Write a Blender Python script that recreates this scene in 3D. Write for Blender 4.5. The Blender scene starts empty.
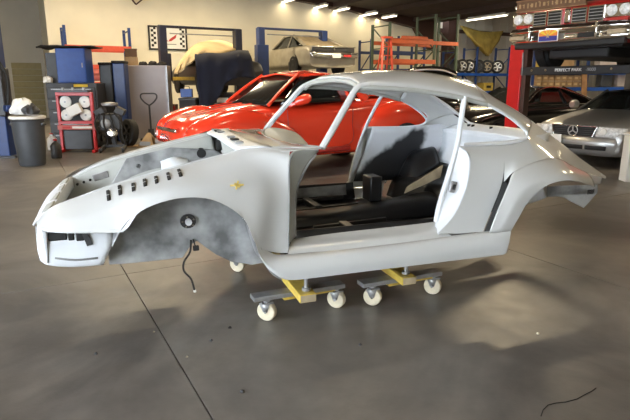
import bpy, math, random
from mathutils import Vector, Matrix
random.seed(7)
sc = bpy.context.scene
COL = sc.collection
V = Vector
# ------------------------------------------------------------------ camera
FPX, CX, CY, HOR, HC = 534.0, 315.0, 210.0, 84.0, 1.40
PITCH = math.atan((CY - HOR) / FPX)
cam_d = bpy.data.cameras.new('camera'); cam_d.sensor_width = 36.0; cam_d.lens = FPX / 630.0 * 36.0
cam_d.clip_end = 200
cam = bpy.data.objects.new('camera', cam_d); COL.objects.link(cam)
cam.location = (0, 0, HC); cam.rotation_euler = (math.pi / 2 - PITCH, 0, 0)
sc.camera = cam
# ------------------------------------------------------------------ light of day + exposure
w = bpy.data.worlds.new('world'); sc.world = w; w.use_nodes = True
wb = w.node_tree.nodes['Background']; wb.inputs[0].default_value = (0.82, 0.90, 1.0, 1); wb.inputs[1].default_value = 15.0
sc.view_settings.view_transform = 'Standard'; sc.view_settings.look = 'None'
sc.view_settings.gamma = 1.0; sc.view_settings.use_curve_mapping = False
sc.view_settings.exposure = 0.06
sc.cycles.use_denoising = True
sc.cycles.max_bounces = 8
LAMP_W, LAMP_C = 175.0, (1.0, 0.81, 0.52)
# ------------------------------------------------------------------ measuring helpers (camera model -> metres)
cp, sp = math.cos(PITCH), math.sin(PITCH)
EYE = V((0, 0, HC))
def ray(px, py):
    a, b = (px - CX) / FPX, (CY - py) / FPX
    return V((a, cp + b * sp, -sp + b * cp))
def ground(px, py, z=0.0):
    d = ray(px, py); return EYE + d * ((z - HC) / d.z)
def at(px, py, Y):
    d = ray(px, py); return EYE + d * (Y / d.y)
BD, AD = V((.876, .482, 0)), V((-.482, .876, 0))       # building axes (along / away)
P0 = V((-5.9, 21.5, 0))                                 # a point of the back wall's foot
ROTB = math.atan2(.482, .876)
def R(s, d, z=0.0): return P0 + BD * s - AD * d + V((0, 0, z))   # s along back wall, d in front of it
def onw(px, py, d):                                     # pixel -> (s, z) on plane d in front of back wall
    r = ray(px, py); o = P0 - AD * d
    t = (o - EYE).dot(AD) / r.dot(AD); p = EYE + r * t
    return (p - P0).dot(BD), p.z
def onp(px, py, d):
    s, z = onw(px, py, d); return R(s, d, z)
# ------------------------------------------------------------------ materials
MATS = {}
def mat(name, col, rough=.5, metal=0., coat=0., noise=0., scale=8., bump=0., emit=None, trans=0., spec=.5, col2=None, alpha=1.):
    m = bpy.data.materials.new(name); m.use_nodes = True
    nt = m.node_tree; b = nt.nodes['Principled BSDF']
    b.inputs['Base Color'].default_value = (*col, 1); b.inputs['Roughness'].default_value = rough
    b.inputs['Metallic'].default_value = metal; b.inputs['Coat Weight'].default_value = coat
    b.inputs['Coat Roughness'].default_value = .06; b.inputs['Specular IOR Level'].default_value = spec
    if trans: b.inputs['Transmission Weight'].default_value = trans
    if emit: b.inputs['Emission Color'].default_value = (*emit[0], 1); b.inputs['Emission Strength'].default_value = emit[1]
    if noise or bump or col2:
        tc = nt.nodes.new('ShaderNodeTexCoord'); n = nt.nodes.new('ShaderNodeTexNoise')
        n.inputs['Scale'].default_value = scale; n.inputs['Detail'].default_value = 6
        nt.links.new(tc.outputs['Object'], n.inputs['Vector'])
        if noise or col2:
            r = nt.nodes.new('ShaderNodeValToRGB'); c2 = col2 or tuple(c * (1 - noise) for c in col)
            r.color_ramp.elements[0].position = .35; r.color_ramp.elements[1].position = .65
            r.color_ramp.elements[0].color = (*c2, 1); r.color_ramp.elements[1].color = (*col, 1)
            nt.links.new(n.outputs['Fac'], r.inputs['Fac']); nt.links.new(r.outputs['Color'], b.inputs['Base Color'])
        if bump:
            bp = nt.nodes.new('ShaderNodeBump'); bp.inputs['Strength'].default_value = bump; bp.inputs['Distance'].default_value = .01
            nt.links.new(n.outputs['Fac'], bp.inputs['Height']); nt.links.new(bp.outputs['Normal'], b.inputs['Normal'])
    MATS[name] = m
    return m
mat('shell_paint', (.57, .58, .572), .36, coat=1.0, noise=.03, scale=3)
mat('shell_inner', (.42, .43, .40), .5, noise=.12, scale=9, bump=.1)
mat('shell_white', (.70, .73, .76), .4, noise=.06, scale=9)
mat('primer_dirty', (.42, .43, .43), .55, noise=.72, scale=5, bump=.15)
mat('interior_black', (.012, .012, .013), .35, noise=.3, scale=6, bump=.3)
mat('black_slot', (.006, .006, .006), .7)
mat('bare_tan', (.42, .34, .22), .5, noise=.3)
mat('red_paint', (.84, .050, .018), .22, coat=.8)
mat('red_dark', (.42, .02, .015), .3, coat=.5)
mat('red_post', (.52, .012, .012), .35, noise=.1)
mat('silver_paint', (.33, .325, .31), .3, metal=.5, coat=.5)
mat('primer_silver', (.36, .325, .25), .38, metal=.2, noise=.25, scale=3)
mat('black_paint', (.008, .008, .009), .18, coat=.6)
mat('olive_paint', (.05, .048, .035), .3, coat=.4)
mat('glass_dark', (.012, .014, .014), .06, spec=.6)
mat('glass_lamp', (.80, .80, .78), .12, noise=.35, scale=30)
mat('chrome', (.75, .74, .72), .12, metal=1.)
mat('aluminium', (.55, .54, .52), .35, metal=.9, noise=.15)
mat('rubber', (.016, .016, .016), .75, noise=.2)
mat('blue_steel', (.010, .036, .15), .4, noise=.15)
mat('blue_bright', (.012, .075, .36), .4, noise=.12)
mat('navy_steel', (.006, .009, .028), .45)
mat('orange_beam', (.60, .12, .04), .5, noise=.15)
mat('red_beam', (.55, .07, .035), .5, noise=.15)
mat('green_steel', (.06, .09, .06), .5)
mat('yellow_steel', (.62, .44, .08), .45, noise=.25, scale=12)
mat('caster_cream', (.62, .55, .40), .45, noise=.2, scale=20)
mat('grey_steel', (.34, .34, .34), .4, metal=.5, noise=.25, scale=14)
mat('dark_steel', (.035, .035, .037), .45, noise=.3)
mat('grey_plastic', (.055, .06, .066), .5, noise=.15)
mat('white_plastic', (.75, .74, .70), .45)
mat('white_paper', (.82, .81, .77), .8)
mat('cardboard', (.40, .26, .13), .8, noise=.2)
mat('cardboard_dark', (.15, .08, .04), .8, noise=.2)
mat('tan_cloth', (.62, .46, .24), .9, noise=.15, scale=3, bump=.2)
mat('mustard_cloth', (.36, .24, .04), .85, noise=.3, scale=4, bump=.3)
mat('navy_cloth', (.007, .009, .022), .95, noise=.2, scale=4, bump=.3)
mat('black_cloth', (.02, .018, .016), .95, noise=.2, bump=.3)
mat('crate_grey', (.40, .36, .36), .55, noise=.12, scale=2)
mat('wood', (.30, .16, .07), .7, noise=.35, scale=5)
mat('brown_steel', (.055, .022, .014), .6, noise=.2)
mat('roof_brown', (.05, .028, .02), .8, noise=.25, scale=2)
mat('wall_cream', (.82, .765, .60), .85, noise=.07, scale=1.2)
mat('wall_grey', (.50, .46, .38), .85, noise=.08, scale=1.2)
mat('wall_rib', (.62, .56, .45), .8, noise=.08, scale=1.5)
mat('roll_door', (.30, .25, .12), .7, noise=.1)
mat('tube_light', (1, 1, 1), .5, emit=((1.0, .90, .66), 3.5))
mat('pink_cloth', (.55, .16, .14), .9, noise=.4, scale=6)
mat('yellow_print', (.75, .52, .04), .6)
mat('orange_print', (.75, .22, .03), .6)
mat('navy_print', (.03, .03, .22), .6)
mat('black_print', (.01, .01, .01), .6)
mat('grey_print', (.25, .25, .25), .6)
mat('red_print', (.5, .03, .03), .6)
mat('tread_wood', (.28, .16, .06), .7, noise=.3)
mat('masking_tape', (.75, .58, .16), .7)
def concrete():
    m = bpy.data.materials.new('concrete'); m.use_nodes = True; nt = m.node_tree; b = nt.nodes['Principled BSDF']
    tc = nt.nodes.new('ShaderNodeTexCoord')
    def noise(sc_, det, rough=.6, dist=0):
        n = nt.nodes.new('ShaderNodeTexNoise'); n.inputs['Scale'].default_value = sc_; n.inputs['Detail'].default_value = det
        n.inputs['Roughness'].default_value = rough; n.inputs['Distortion'].default_value = dist
        nt.links.new(tc.outputs['Object'], n.inputs['Vector']); return n
    n1, n2, n3 = noise(.7, 5, .6, .8), noise(5, 8, .65), noise(60, 3)
    r1 = nt.nodes.new('ShaderNodeValToRGB')
    r1.color_ramp.elements[0].position = .38; r1.color_ramp.elements[0].color = (.118, .110, .101, 1)
    r1.color_ramp.elements[1].position = .66; r1.color_ramp.elements[1].color = (.262, .240, .212, 1)
    r2 = nt.nodes.new('ShaderNodeValToRGB')
    r2.color_ramp.elements[0].position = .3; r2.color_ramp.elements[0].color = (.72, .70, .68, 1)
    r2.color_ramp.elements[1].position = .7; r2.color_ramp.elements[1].color = (1.0, 1.0, 1.0, 1)
    mx = nt.nodes.new('ShaderNodeMix'); mx.data_type = 'RGBA'; mx.blend_type = 'MULTIPLY'; mx.inputs['Factor'].default_value = 1
    nt.links.new(n1.outputs['Fac'], r1.inputs['Fac']); nt.links.new(n2.outputs['Fac'], r2.inputs['Fac'])
    nt.links.new(r1.outputs['Color'], mx.inputs['A']); nt.links.new(r2.outputs['Color'], mx.inputs['B'])
    nt.links.new(mx.outputs['Result'], b.inputs['Base Color'])
    rr = nt.nodes.new('ShaderNodeMapRange'); rr.inputs['To Min'].default_value = .28; rr.inputs['To Max'].default_value = .55
    nt.links.new(n2.outputs['Fac'], rr.inputs['Value']); nt.links.new(rr.outputs['Result'], b.inputs['Roughness'])
    bp = nt.nodes.new('ShaderNodeBump'); bp.inputs['Strength'].default_value = .06; bp.inputs['Distance'].default_value = .01
    nt.links.new(n3.outputs['Fac'], bp.inputs['Height']); nt.links.new(bp.outputs['Normal'], b.inputs['Normal'])
    MATS['concrete'] = m
concrete()
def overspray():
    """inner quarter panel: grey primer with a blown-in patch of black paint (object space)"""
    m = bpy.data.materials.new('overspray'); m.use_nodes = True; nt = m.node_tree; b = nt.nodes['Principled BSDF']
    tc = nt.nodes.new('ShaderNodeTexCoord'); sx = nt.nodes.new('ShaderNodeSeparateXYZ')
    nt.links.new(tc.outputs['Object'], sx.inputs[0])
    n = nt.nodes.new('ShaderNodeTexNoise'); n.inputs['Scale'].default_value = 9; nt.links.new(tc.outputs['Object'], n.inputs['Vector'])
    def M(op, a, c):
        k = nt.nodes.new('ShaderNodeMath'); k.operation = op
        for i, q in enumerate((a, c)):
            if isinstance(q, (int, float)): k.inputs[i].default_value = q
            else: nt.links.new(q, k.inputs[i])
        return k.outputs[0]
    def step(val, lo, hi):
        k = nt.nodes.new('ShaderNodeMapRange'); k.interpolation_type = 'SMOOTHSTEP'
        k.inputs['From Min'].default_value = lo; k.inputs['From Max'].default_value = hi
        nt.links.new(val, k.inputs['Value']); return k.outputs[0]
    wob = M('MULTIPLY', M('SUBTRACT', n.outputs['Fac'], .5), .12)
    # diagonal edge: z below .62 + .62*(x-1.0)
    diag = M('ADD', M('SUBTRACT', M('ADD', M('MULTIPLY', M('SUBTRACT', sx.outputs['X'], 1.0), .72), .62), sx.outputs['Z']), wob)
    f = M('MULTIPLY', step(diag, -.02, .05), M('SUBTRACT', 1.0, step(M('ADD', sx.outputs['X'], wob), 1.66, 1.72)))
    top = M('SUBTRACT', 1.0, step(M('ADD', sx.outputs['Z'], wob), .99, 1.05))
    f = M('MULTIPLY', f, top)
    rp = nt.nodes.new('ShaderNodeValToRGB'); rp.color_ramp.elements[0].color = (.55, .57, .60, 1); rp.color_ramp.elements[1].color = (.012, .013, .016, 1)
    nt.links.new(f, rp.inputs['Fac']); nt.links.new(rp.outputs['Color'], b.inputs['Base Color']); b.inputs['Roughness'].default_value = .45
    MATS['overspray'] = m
overspray()
# ------------------------------------------------------------------ mesh builder
def crspan(p0, p1, p2, p3, t):
    t2, t3 = t * t, t * t * t
    return (p1 * 2 + (p2 - p0) * t + (p0 * 2 - p1 * 5 + p2 * 4 - p3) * t2 + (p1 * 3 - p0 - p2 * 3 + p3) * t3) * .5
def crv(pts, n):
    pts = [V(p) for p in pts]; P = [pts[0] * 2 - pts[1]] + pts + [pts[-1] * 2 - pts[-2]]
    out = []
    for i in range(1, len(P) - 2):
        for k in range(n): out.append(crspan(P[i - 1], P[i], P[i + 1], P[i + 2], k / n))
    out.append(pts[-1]); return out
def crgrid(g, nu, nv):
    rows = [crv(r, nv) for r in g]
    cols = [crv([r[j] for r in rows], nu) for j in range(len(rows[0]))]
    return [[c[i] for c in cols] for i in range(len(cols[0]))]
class MB:
    def __init__(s): s.v, s.f = [], []
    def add(s, vs, fs):
        o = len(s.v); s.v += [tuple(p) for p in vs]; s.f += [tuple(i + o for i in q) for q in fs]; return s
    def box(s, c, d, rz=0., M=None):
        x, y, z = d[0] / 2, d[1] / 2, d[2] / 2
        vs = [V((a, b, e)) for e in (-z, z) for b in (-y, y) for a in (-x, x)]
        T = (M if M is not None else Matrix.Rotation(rz, 3, 'Z'))
        vs = [T @ p + V(c) for p in vs]
        return s.add(vs, [(0, 2, 3, 1), (4, 5, 7, 6), (0, 1, 5, 4), (2, 6, 7, 3), (0, 4, 6, 2), (1, 3, 7, 5)])
    def bar(s, p0, p1, wd, ht, upv=(0, 0, 1)):
        p0, p1 = V(p0), V(p1); x = p1 - p0; L = x.length; x = x.normalized(); u = V(upv)
        y = u.cross(x)
        if y.length < 1e-4: y = V((0, 1, 0)).cross(x)
        y = y.normalized(); z = x.cross(y)
        M = Matrix((x, y, z)).transposed()
        return s.box((p0 + p1) / 2, (L, wd, ht), M=M)
    def ring(s, c, ax, r, n, ry=None):
        ax = V(ax).normalized(); u = ax.cross(V((0, 0, 1)))
        if u.length < 1e-3: u = ax.cross(V((0, 1, 0)))
        u = u.normalized(); w_ = ax.cross(u)
        return [V(c) + u * (r * math.cos(2 * math.pi * k / n)) + w_ * ((ry or r) * math.sin(2 * math.pi * k / n)) for k in range(n)]
    def loft(s, rings, caps=True):
        n = len(rings[0]); vs = [p for r in rings for p in r]; fs = []
        for i in range(len(rings) - 1):
            for k in range(n):
                a, b = i * n + k, i * n + (k + 1) % n
                fs.append((a, b, b + n, a + n))
        if caps: fs += [tuple(range(n))[::-1], tuple((len(rings) - 1) * n + k for k in range(n))]
        return s.add(vs, fs)
    def cyl(s, p0, p1, r, r1=None, n=14):
        ax = V(p1) - V(p0)
        return s.loft([s.ring(p0, ax, r, n), s.ring(p1, ax, r1 if r1 is not None else r, n)])
    def tube(s, pts, r, n=8, ry=None):
        pts = [V(p) for p in pts]; rings = []; pu = None
        for i, p in enumerate(pts):
            t = (pts[min(i + 1, len(pts) - 1)] - pts[max(i - 1, 0)]).normalized()
            u = pu - t * pu.dot(t) if pu is not None else t.cross(V((0, 0, 1)))
            if u.length < 1e-3: u = t.cross(V((0, 1, 0)))
            u = u.normalized(); pu = u; w_ = t.cross(u)
            rr = r[i] if isinstance(r, (list, tuple)) else r
            rings.append([p + u * (rr * math.cos(2 * math.pi * k / n)) + w_ * ((ry or rr) * math.sin(2 * math.pi * k / n)) for k in range(n)])
        return s.loft(rings)
    def lathe(s, prof, c, ax=(0, 0, 1), n=20, caps=True):
        ax = V(ax).normalized(); return s.loft([s.ring(V(c) + ax * h, ax, max(r, 1e-4), n) for r, h in prof], caps)
    def grid(s, g, wrap=False):
        m = len(g[0]); vs = [p for r in g for p in r]; fs = []
        for i in range(len(g) - 1):
            for j in range(m - 1):
                a = i * m + j; fs.append((a, a + 1, a + m + 1, a + m))
        return s.add(vs, fs)
    def patch(s, g, nu=4, nv=4): return s.grid(crgrid([[V(p) for p in r] for r in g], nu, nv))
    def prism(s, poly, lo, hi, f=None):
        """poly of (u,v); f maps (u,v,w) -> point; default (x,z) outline swept in y"""
        f = f or (lambda u, v_, w_: (u, w_, v_)); n = len(poly)
        vs = [f(u, v_, lo) for u, v_ in poly] + [f(u, v_, hi) for u, v_ in poly]
        fs = [tuple(range(n))[::-1], tuple(range(n, 2 * n))] + [(k, (k + 1) % n, n + (k + 1) % n, n + k) for k in range(n)]
        return s.add(vs, fs)
    def mirror(s):
        q = MB(); q.v = [(x, -y, z) for x, y, z in s.v]; q.f = [f[::-1] for f in s.f]; return q
    def both(s):
        q = s.mirror(); r = MB(); r.add(s.v, s.f); r.add(q.v, q.f); return r
    def build(s, name, m, parent=None, solid=0., bevel=0., smooth=40, sub=0, offset=-1.):
        me = bpy.data.meshes.new(name); me.from_pydata(s.v, [], s.f); me.validate()
        import bmesh
        bm = bmesh.new(); bm.from_mesh(me); bmesh.ops.remove_doubles(bm, verts=bm.verts, dist=.0004)
        bmesh.ops.recalc_face_normals(bm, faces=bm.faces); bm.to_mesh(me); bm.free()
        if smooth:
            for p in me.polygons: p.use_smooth = True
            me.set_sharp_from_angle(angle=math.radians(smooth))
        me.materials.append(MATS[m]); o = bpy.data.objects.new(name, me); COL.objects.link(o)
        if parent is not None: o.parent = parent
        if bevel:
            b = o.modifiers.new('bevel', 'BEVEL'); b.width = bevel; b.segments = 2; b.limit_method = 'ANGLE'
        if solid:
            k = o.modifiers.new('solid', 'SOLIDIFY'); k.thickness = solid; k.offset = offset
        return o
def empty(name, loc=(0, 0, 0), rz=0.):
    o = bpy.data.objects.new(name, None); COL.objects.link(o); o.location = loc; o.rotation_euler = (0, 0, rz)
    o.empty_display_size = .1; return o
def tag(o, label, cat, group=None):
    o['label'] = label; o['category'] = cat
    if group: o['group'] = group
    return o
def struct(o, label=None):
    o['kind'] = 'structure'
    if label: o['label'] = label
    return o
def thing(name, label, cat, loc=(0, 0, 0), rz=0., group=None): return tag(empty(name, loc, rz), label, cat, group)
def text(name, body, size, m, parent, M, extrude=.004):
    c = bpy.data.curves.new(name, 'FONT'); c.body = body; c.size = size; c.extrude = extrude; c.align_x = 'CENTER'; c.align_y = 'CENTER'
    t = bpy.data.objects.new(name, c); COL.objects.link(t)
    dg = bpy.context.evaluated_depsgraph_get(); me = bpy.data.meshes.new_from_object(t.evaluated_get(dg))
    bpy.data.objects.remove(t); o = bpy.data.objects.new(name, me); COL.objects.link(o)
    me.materials.clear(); me.materials.append(MATS[m]); o.parent = parent; o.matrix_local = M
    return o
def frameM(origin, x, y):
    x = V(x).normalized(); y = V(y).normalized(); z = x.cross(y).normalized()
    M = Matrix((x, y, z)).transposed().to_4x4(); M.translation = V(origin); return M
# ================================================================== THE SETTING
def zceil(s): return 5.10 - .083 * (s - 4.3) if s < 13.5 else 4.75 + .18 * (s - 13.5)
floor = struct(MB().box(R(9.5, 11, -.13), (46, 31, .2), ROTB).build('floor', 'dark_steel', smooth=0))
U0, V0, SU, SV, GAP = .59, 4.04, 3.03, 6.06, .008
for i in range(-3, 13):
    for j in range(-2, 4):
        c = BD * (U0 + (i + .5) * SU) + AD * (V0 + (j + .5) * SV); c.z = -.015
        MB().box(c, (SU - GAP, SV - GAP, .03), ROTB).build('slab', 'concrete', floor, smooth=0)
def wallbox(name, s0, s1, d0, d1, z0, z1, m, parent=None):
    c = (R(s0, d0) + R(s1, d1)) / 2; c.z = (z0 + z1) / 2
    o = MB().box(c, (abs(s1 - s0), abs(d1 - d0), z1 - z0), ROTB).build(name, m, parent, smooth=0)
    return o if parent is not None else struct(o)
SB = onw(46, 20, 0)[0]
wallbox('wall_back', SB, 13.6, -.2, 0, 0, 6.2, 'wall_cream')
rib = wallbox('wall_back_right', 13.6, 33, -.2, 0, 0, 8.5, 'wall_rib')
for k in range(32):
    s = 13.9 + k * .6
    wallbox('wall_rib', s, s + .07, 0, .035, 0, 8.4, 'wall_rib', rib)
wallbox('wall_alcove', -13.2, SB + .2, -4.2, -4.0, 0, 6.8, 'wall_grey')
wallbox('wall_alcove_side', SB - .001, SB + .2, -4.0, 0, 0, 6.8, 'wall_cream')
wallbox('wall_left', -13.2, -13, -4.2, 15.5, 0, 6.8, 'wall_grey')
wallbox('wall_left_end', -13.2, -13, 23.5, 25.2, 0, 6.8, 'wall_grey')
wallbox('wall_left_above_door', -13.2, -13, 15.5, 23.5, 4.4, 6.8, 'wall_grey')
wallbox('wall_right', 32, 32.2, -.2, 25.2, 0, 8.6, 'wall_rib')
fw = wallbox('wall_front', -9.0, 32, 25, 25.2, 0, 8.5, 'wall_cream')
wallbox('wall_front_above_door', -13, -9.0, 25, 25.2, 4.3, 6.8, 'wall_cream')
# roof: two slopes meeting over the brown frame
def roofplane(name, s0, s1, d0=-4.2, d1=25.2):
    b = MB(); vs = []
    for dz in (0, .12):
        for s, d in ((s0, d0), (s1, d0), (s1, d1), (s0, d1)): vs.append(R(s, d, zceil(s) + dz))
    b.add(vs, [(3, 2, 1, 0), (4, 5, 6, 7), (0, 1, 5, 4), (1, 2, 6, 5), (2, 3, 7, 6), (3, 0, 4, 7)])
    return struct(b.build(name, 'roof_brown', smooth=0))
roofplane('ceiling', -13.2, 13.499); roofplane('ceiling_bay', 13.5, 32.2)
n = 1
for s in (-6, -3, 0, 3, 5.2, 7.4, 9.6, 11.8):
    wallbox('trim_%d' % n, s, s + .08, 0.02, 25, zceil(s) - .2, zceil(s), 'roof_brown'); n += 1
# tapered brown steel frame: rafter along the back wall coming down to a column
raf = MB()
def fr(s, d, z): return R(s, d, z)
pf = [(2.0, zceil(2.0)), (13.3, zceil(13.3)), (13.3, 3.0), (12.7, 3.15), (12.0, 4.02), (8.0, 4.62), (2.0, 5.12)]
raf.prism(pf, .15, .45, lambda u, v_, w_: fr(u, w_, v_))
struct(raf.build('trim_%d' % n, 'brown_steel', smooth=0)); n += 1
s0 = onw(449, 50, .3)[0]
wallbox('trim_%d' % n, s0 - .28, s0 + .28, .05, .5, 0, 4.7, 'brown_steel'); n += 1
s0, z0 = onw(500, 34, .06)
wallbox('trim_%d' % n, 13.8, 31, .04, .14, z0 - .09, z0 + .09, 'brown_steel'); n += 1
# olive roll-up door in the alcove
s0, z1 = onw(11, 64, -3.96); s1, _ = onw(41, 64, -3.96)
door = struct(MB().box(R((s0 + s1) / 2, -3.98, z1 / 2), (s1 - s0 + .3, .06, z1), ROTB).build('door_1', 'wall_grey', smooth=0))
k = 0; zz = 0.0
while zz < z1 - .12:
    MB().box(R((s0 + s1) / 2, -3.93, zz + .125), (s1 - s0, .05, .235), ROTB).build('door_slat', 'roll_door', door, smooth=0, bevel=.01); zz += .25
# steel bracket of the roof bracing above the pallet rack
pa, pb, pc = (onp(130, -3, .3), onp(136, 4.5, .3), onp(144, -2, .3))
tr = MB().bar(pa, pb, .05, .05).build('trim_%d' % n, 'brown_steel'); struct(tr); n += 1
tr = MB().bar(pb, pc, .05, .05).build('trim_%d' % n, 'brown_steel'); struct(tr); n += 1
# crack in the slab
ck = [ground(*q, .0015) for q in ((541, 416), (543, 410), (548, 405), (556, 403), (566, 402), (577, 399), (586, 394), (592, 391), (596, 388))]
MB().tube(ck, .0022, 5).build('floor_crack', 'black_slot', floor)
# ------------------------------------------------------------------ ceiling lights
def ceiling_light(pos, rz, label, group, L=1.25, watt=None):
    t = thing('ceiling_light', label, 'light', pos, rz, group)
    MB().box((0, 0, .03), (L, .2, .06)).build('housing', 'white_plastic', t, smooth=0, bevel=.008)
    MB().box((0, 0, .085), (L * .9, .08, .05)).build('ballast_cover', 'white_plastic', t, smooth=0, bevel=.008)
    for y in (-.05, .05): MB().cyl((-L * .48, y, -.022), (L * .48, y, -.022), .02, n=10).build('tube', 'tube_light', t)
    ld = bpy.data.lights.new('lamp_light', 'AREA'); ld.shape = 'RECTANGLE'; ld.size = L; ld.size_y = .2; ld.energy = watt or LAMP_W; ld.color = LAMP_C
    lo = bpy.data.objects.new('lamp_light', ld); COL.objects.link(lo); lo.parent = t; lo.location = (0, 0, -.06)
    for x in (-L * .4, L * .4): MB().cyl((x, 0, .1), (x, 0, .22), .008, n=6).build('hanger', 'dark_steel', t)
    return t
def ceil_at(px, py):
    r = ray(px, py); t = 20.0
    for _ in range(40):
        p = EYE + r * t; s = (p - P0).dot(BD); z = zceil(s) - .25; t = (z - HC) / r.z
    return EYE + r * t
for (px, py, lab) in ((283, 2, 'fluorescent ceiling light above the blue lift post, alone'), (318, 7, 'short-looking fluorescent ceiling light over the lifted silver car, further of its pair'),
                      (335, 11, 'fluorescent ceiling light over the lifted silver car, nearer of its pair'),
                      (367, 14.5, 'short-looking fluorescent ceiling light beside the brown rafter, further of its pair'),
                      (381, 18, 'fluorescent ceiling light beside the brown rafter, nearer of its pair')):
    p = ceil_at(px, py); ceiling_light(p, ROTB + math.pi / 2, lab, 'fluorescent ceiling lights', 1.5 if 'short' in lab else 2.3, watt=16)
p = at(487, 1.5, 24.0); p.z = min(p.z, zceil((p - P0).dot(BD)) - .25)
ceiling_light(p, ROTB + math.pi / 2, 'fluorescent ceiling light in the ribbed-wall bay above the mustard cloth', 'fluorescent ceiling lights', 2.3, watt=90)
for s in (-9, -2, 5, 12):
    for d in (7, 13, 19):
        ceiling_light(R(s, d, zceil(s) - .34), ROTB, watt={7: 220, 13: 130 if s < 3 else 240, 19: 40 if s < 3 else 75}[d], label= 'fluorescent ceiling light over the open workshop floor', group='fluorescent lights over the workshop floor')
for s, d in ((-3, 3.2), (1.5, 3.2)):  # extra lamps added out of view to brighten the cream wall
    ceiling_light(R(s, d, zceil(s) - .34), ROTB, 'unseen ceiling light added to brighten the wall with the pallet rack and poster', 'added unseen lights brightening the cream wall', watt=190)
for s, d in ((18, 13), (18, 19)):
    ceiling_light(R(s, d, zceil(s) - .34), ROTB, 'fluorescent ceiling light over the parking lift bay', 'fluorescent lights over the lift bay')
# ================================================================== THE BARE CAR BODY SHELL
YAW = math.radians(19.0)
EX, EY = V((math.cos(YAW), math.sin(YAW), 0)), V((-math.sin(YAW), math.cos(YAW), 0))
ORG = V((-.3792, 3.7475, 0))
def C(px, py, Y):            # photo measurement on a lengthwise plane Y of the shell -> shell coordinates (m)
    d = ray(px, py); t = ((ORG - EYE).dot(EY) + Y) / d.dot(EY); p = EYE + d * t - ORG
    return V((p.dot(EX), Y, p.z))
shell = thing('car_body_shell', 'bare pale grey sports car body shell without doors, glass or wheels', 'car', ORG, YAW)
def both(name, mb, m, **k):
    mb.build(name, m, shell, **k); return mb.mirror().build(name, m, shell, **k)
def P(*pts): return [C(*p) for p in pts]
# front fenders (slant nose)
ff = MB()
G = [P((36, 222, -.60), (36.5, 223.5, -.64), (38, 226, -.69), (41, 229, -.73)),
     P((46, 211, -.615), (46.5, 217, -.68), (48, 224, -.74), (50, 231, -.785)),
     P((60, 203, -.62), (60.5, 212, -.70), (62, 222, -.785), (66, 232, -.83)),
     P((91, 192, -.62), (91, 201, -.71), (93, 215, -.81), (97, 232, -.865)),
     P((118, 182.5, -.62), (117, 192, -.72), (115, 210, -.83), (124, 231, -.89)),
     P((146, 174.5, -.62), (143, 184, -.73), (138, 197, -.845), (141, 211, -.895)),
     P((180, 165, -.62), (178, 174, -.74), (176, 187, -.86), (177, 198.5, -.905)),
     P((203, 159, -.62), (205, 169, -.74), (208, 184, -.86), (213, 200, -.905)),
     P((225, 153.5, -.63), (231, 163, -.74), (238, 184, -.85), (243, 218, -.905)),
     P((242, 149, -.645), (255, 159, -.74), (262, 190, -.845), (256, 244, -.905)),
     P((268, 148, -.69), (276, 158, -.765), (278, 200, -.82), (272, 252, -.835)),
     P((290, 151, -.745), (288.5, 163, -.795), (288, 205, -.81), (288, 253, -.825))]
ff.patch(G, 5, 6)
# lip turned in along the arch
lip = [r[3] for r in G[4:10]]
ff.patch([lip, [p + V((0, .05, -.004)) for p in lip]], 1, 6)
both('front_fender', ff, 'shell_paint')
cuff = MB().tube(crv([g[3] + V((0, .012, 0)) for g in G[:5]], 5), .010, 8)
both('fender_edge', cuff, 'shell_paint')
# louvre slots on both fenders
GG = crgrid(G, 18, 18)
def slot_at(px, py):
    best = None
    for i in range(len(GG) - 1):
        for j in range(len(GG[0]) - 1):
            p = GG[i][j]; wpt = ORG + EX * p.x + EY * p.y + V((0, 0, p.z)); v_ = wpt - EYE
            zz = v_.dot(V((0, cp, -sp))); x = CX + FPX * v_.x / zz; y = CY - FPX * v_.dot(V((0, sp, cp))) / zz
            dd = (x - px) ** 2 + (y - py) ** 2
            if best is None or dd < best[0]: best = (dd, i, j)
    _, i, j = best; return GG[i][j], GG[i + 1][j] - GG[i][j], GG[i][j + 1] - GG[i][j]
for (px, py) in ((108, 195.5), (120.5, 190.5), (133, 187), (145, 183), (157, 180), (168.5, 176.5), (180, 173)):
    p, du, dv = slot_at(px, py); du.normalize(); nrm = du.cross(dv).normalized()
    if nrm.y > 0: nrm = -nrm
    dv = nrm.cross(du).normalized()
    for sgn in (1, -1):
        b = MB(); M = Matrix((du, dv, nrm)).transposed()
        b.box(p, (.019, .090, .014), M=M)
        (b if sgn > 0 else b.mirror()).build('louvre_slot', 'black_slot', shell, bevel=.004)
        b = MB(); b.box(p + nrm * .002, (.019, .004, .012), M=M)
        (b if sgn > 0 else b.mirror()).build('louvre_bridge', 'shell_paint', shell, bevel=.002)
# rocker skirts
rk = MB()
K = [P((256, 244, -.905), (257, 249, -.91), (259, 254, -.912), (260, 257, -.905)),
     P((266, 250, -.86), (263, 256, -.90), (265, 263, -.912), (267.5, 268, -.905)),
     P((276, 254.5, -.84), (274, 259, -.89), (276, 269, -.912), (280, 277.5, -.905)),
     P((290, 254, -.83), (289, 258, -.885), (290, 270, -.912), (292, 280, -.905)),
     P((318, 252, -.83), (317, 256, -.885), (318, 268, -.912), (319, 277.3, -.905)),
     P((360, 247.5, -.83), (359, 251, -.885), (360, 263, -.912), (361, 272, -.905)),
     P((410, 241.5, -.83), (410, 245, -.885), (411, 257, -.912), (412, 265.8, -.905)),
     P((450, 236, -.835), (450, 239.5, -.885), (452, 251, -.915), (454, 260.5, -.905)),
     P((483, 231.5, -.845), (484, 235, -.90), (487, 246, -.925), (488, 256.5, -.915)),
     P((500, 229, -.895), (502, 234, -.92), (505, 246, -.93), (504, 254.5, -.92)),
     P((511, 231, -.925), (510, 238, -.925), (508.5, 246, -.928), (507, 252, -.92))]
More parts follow.
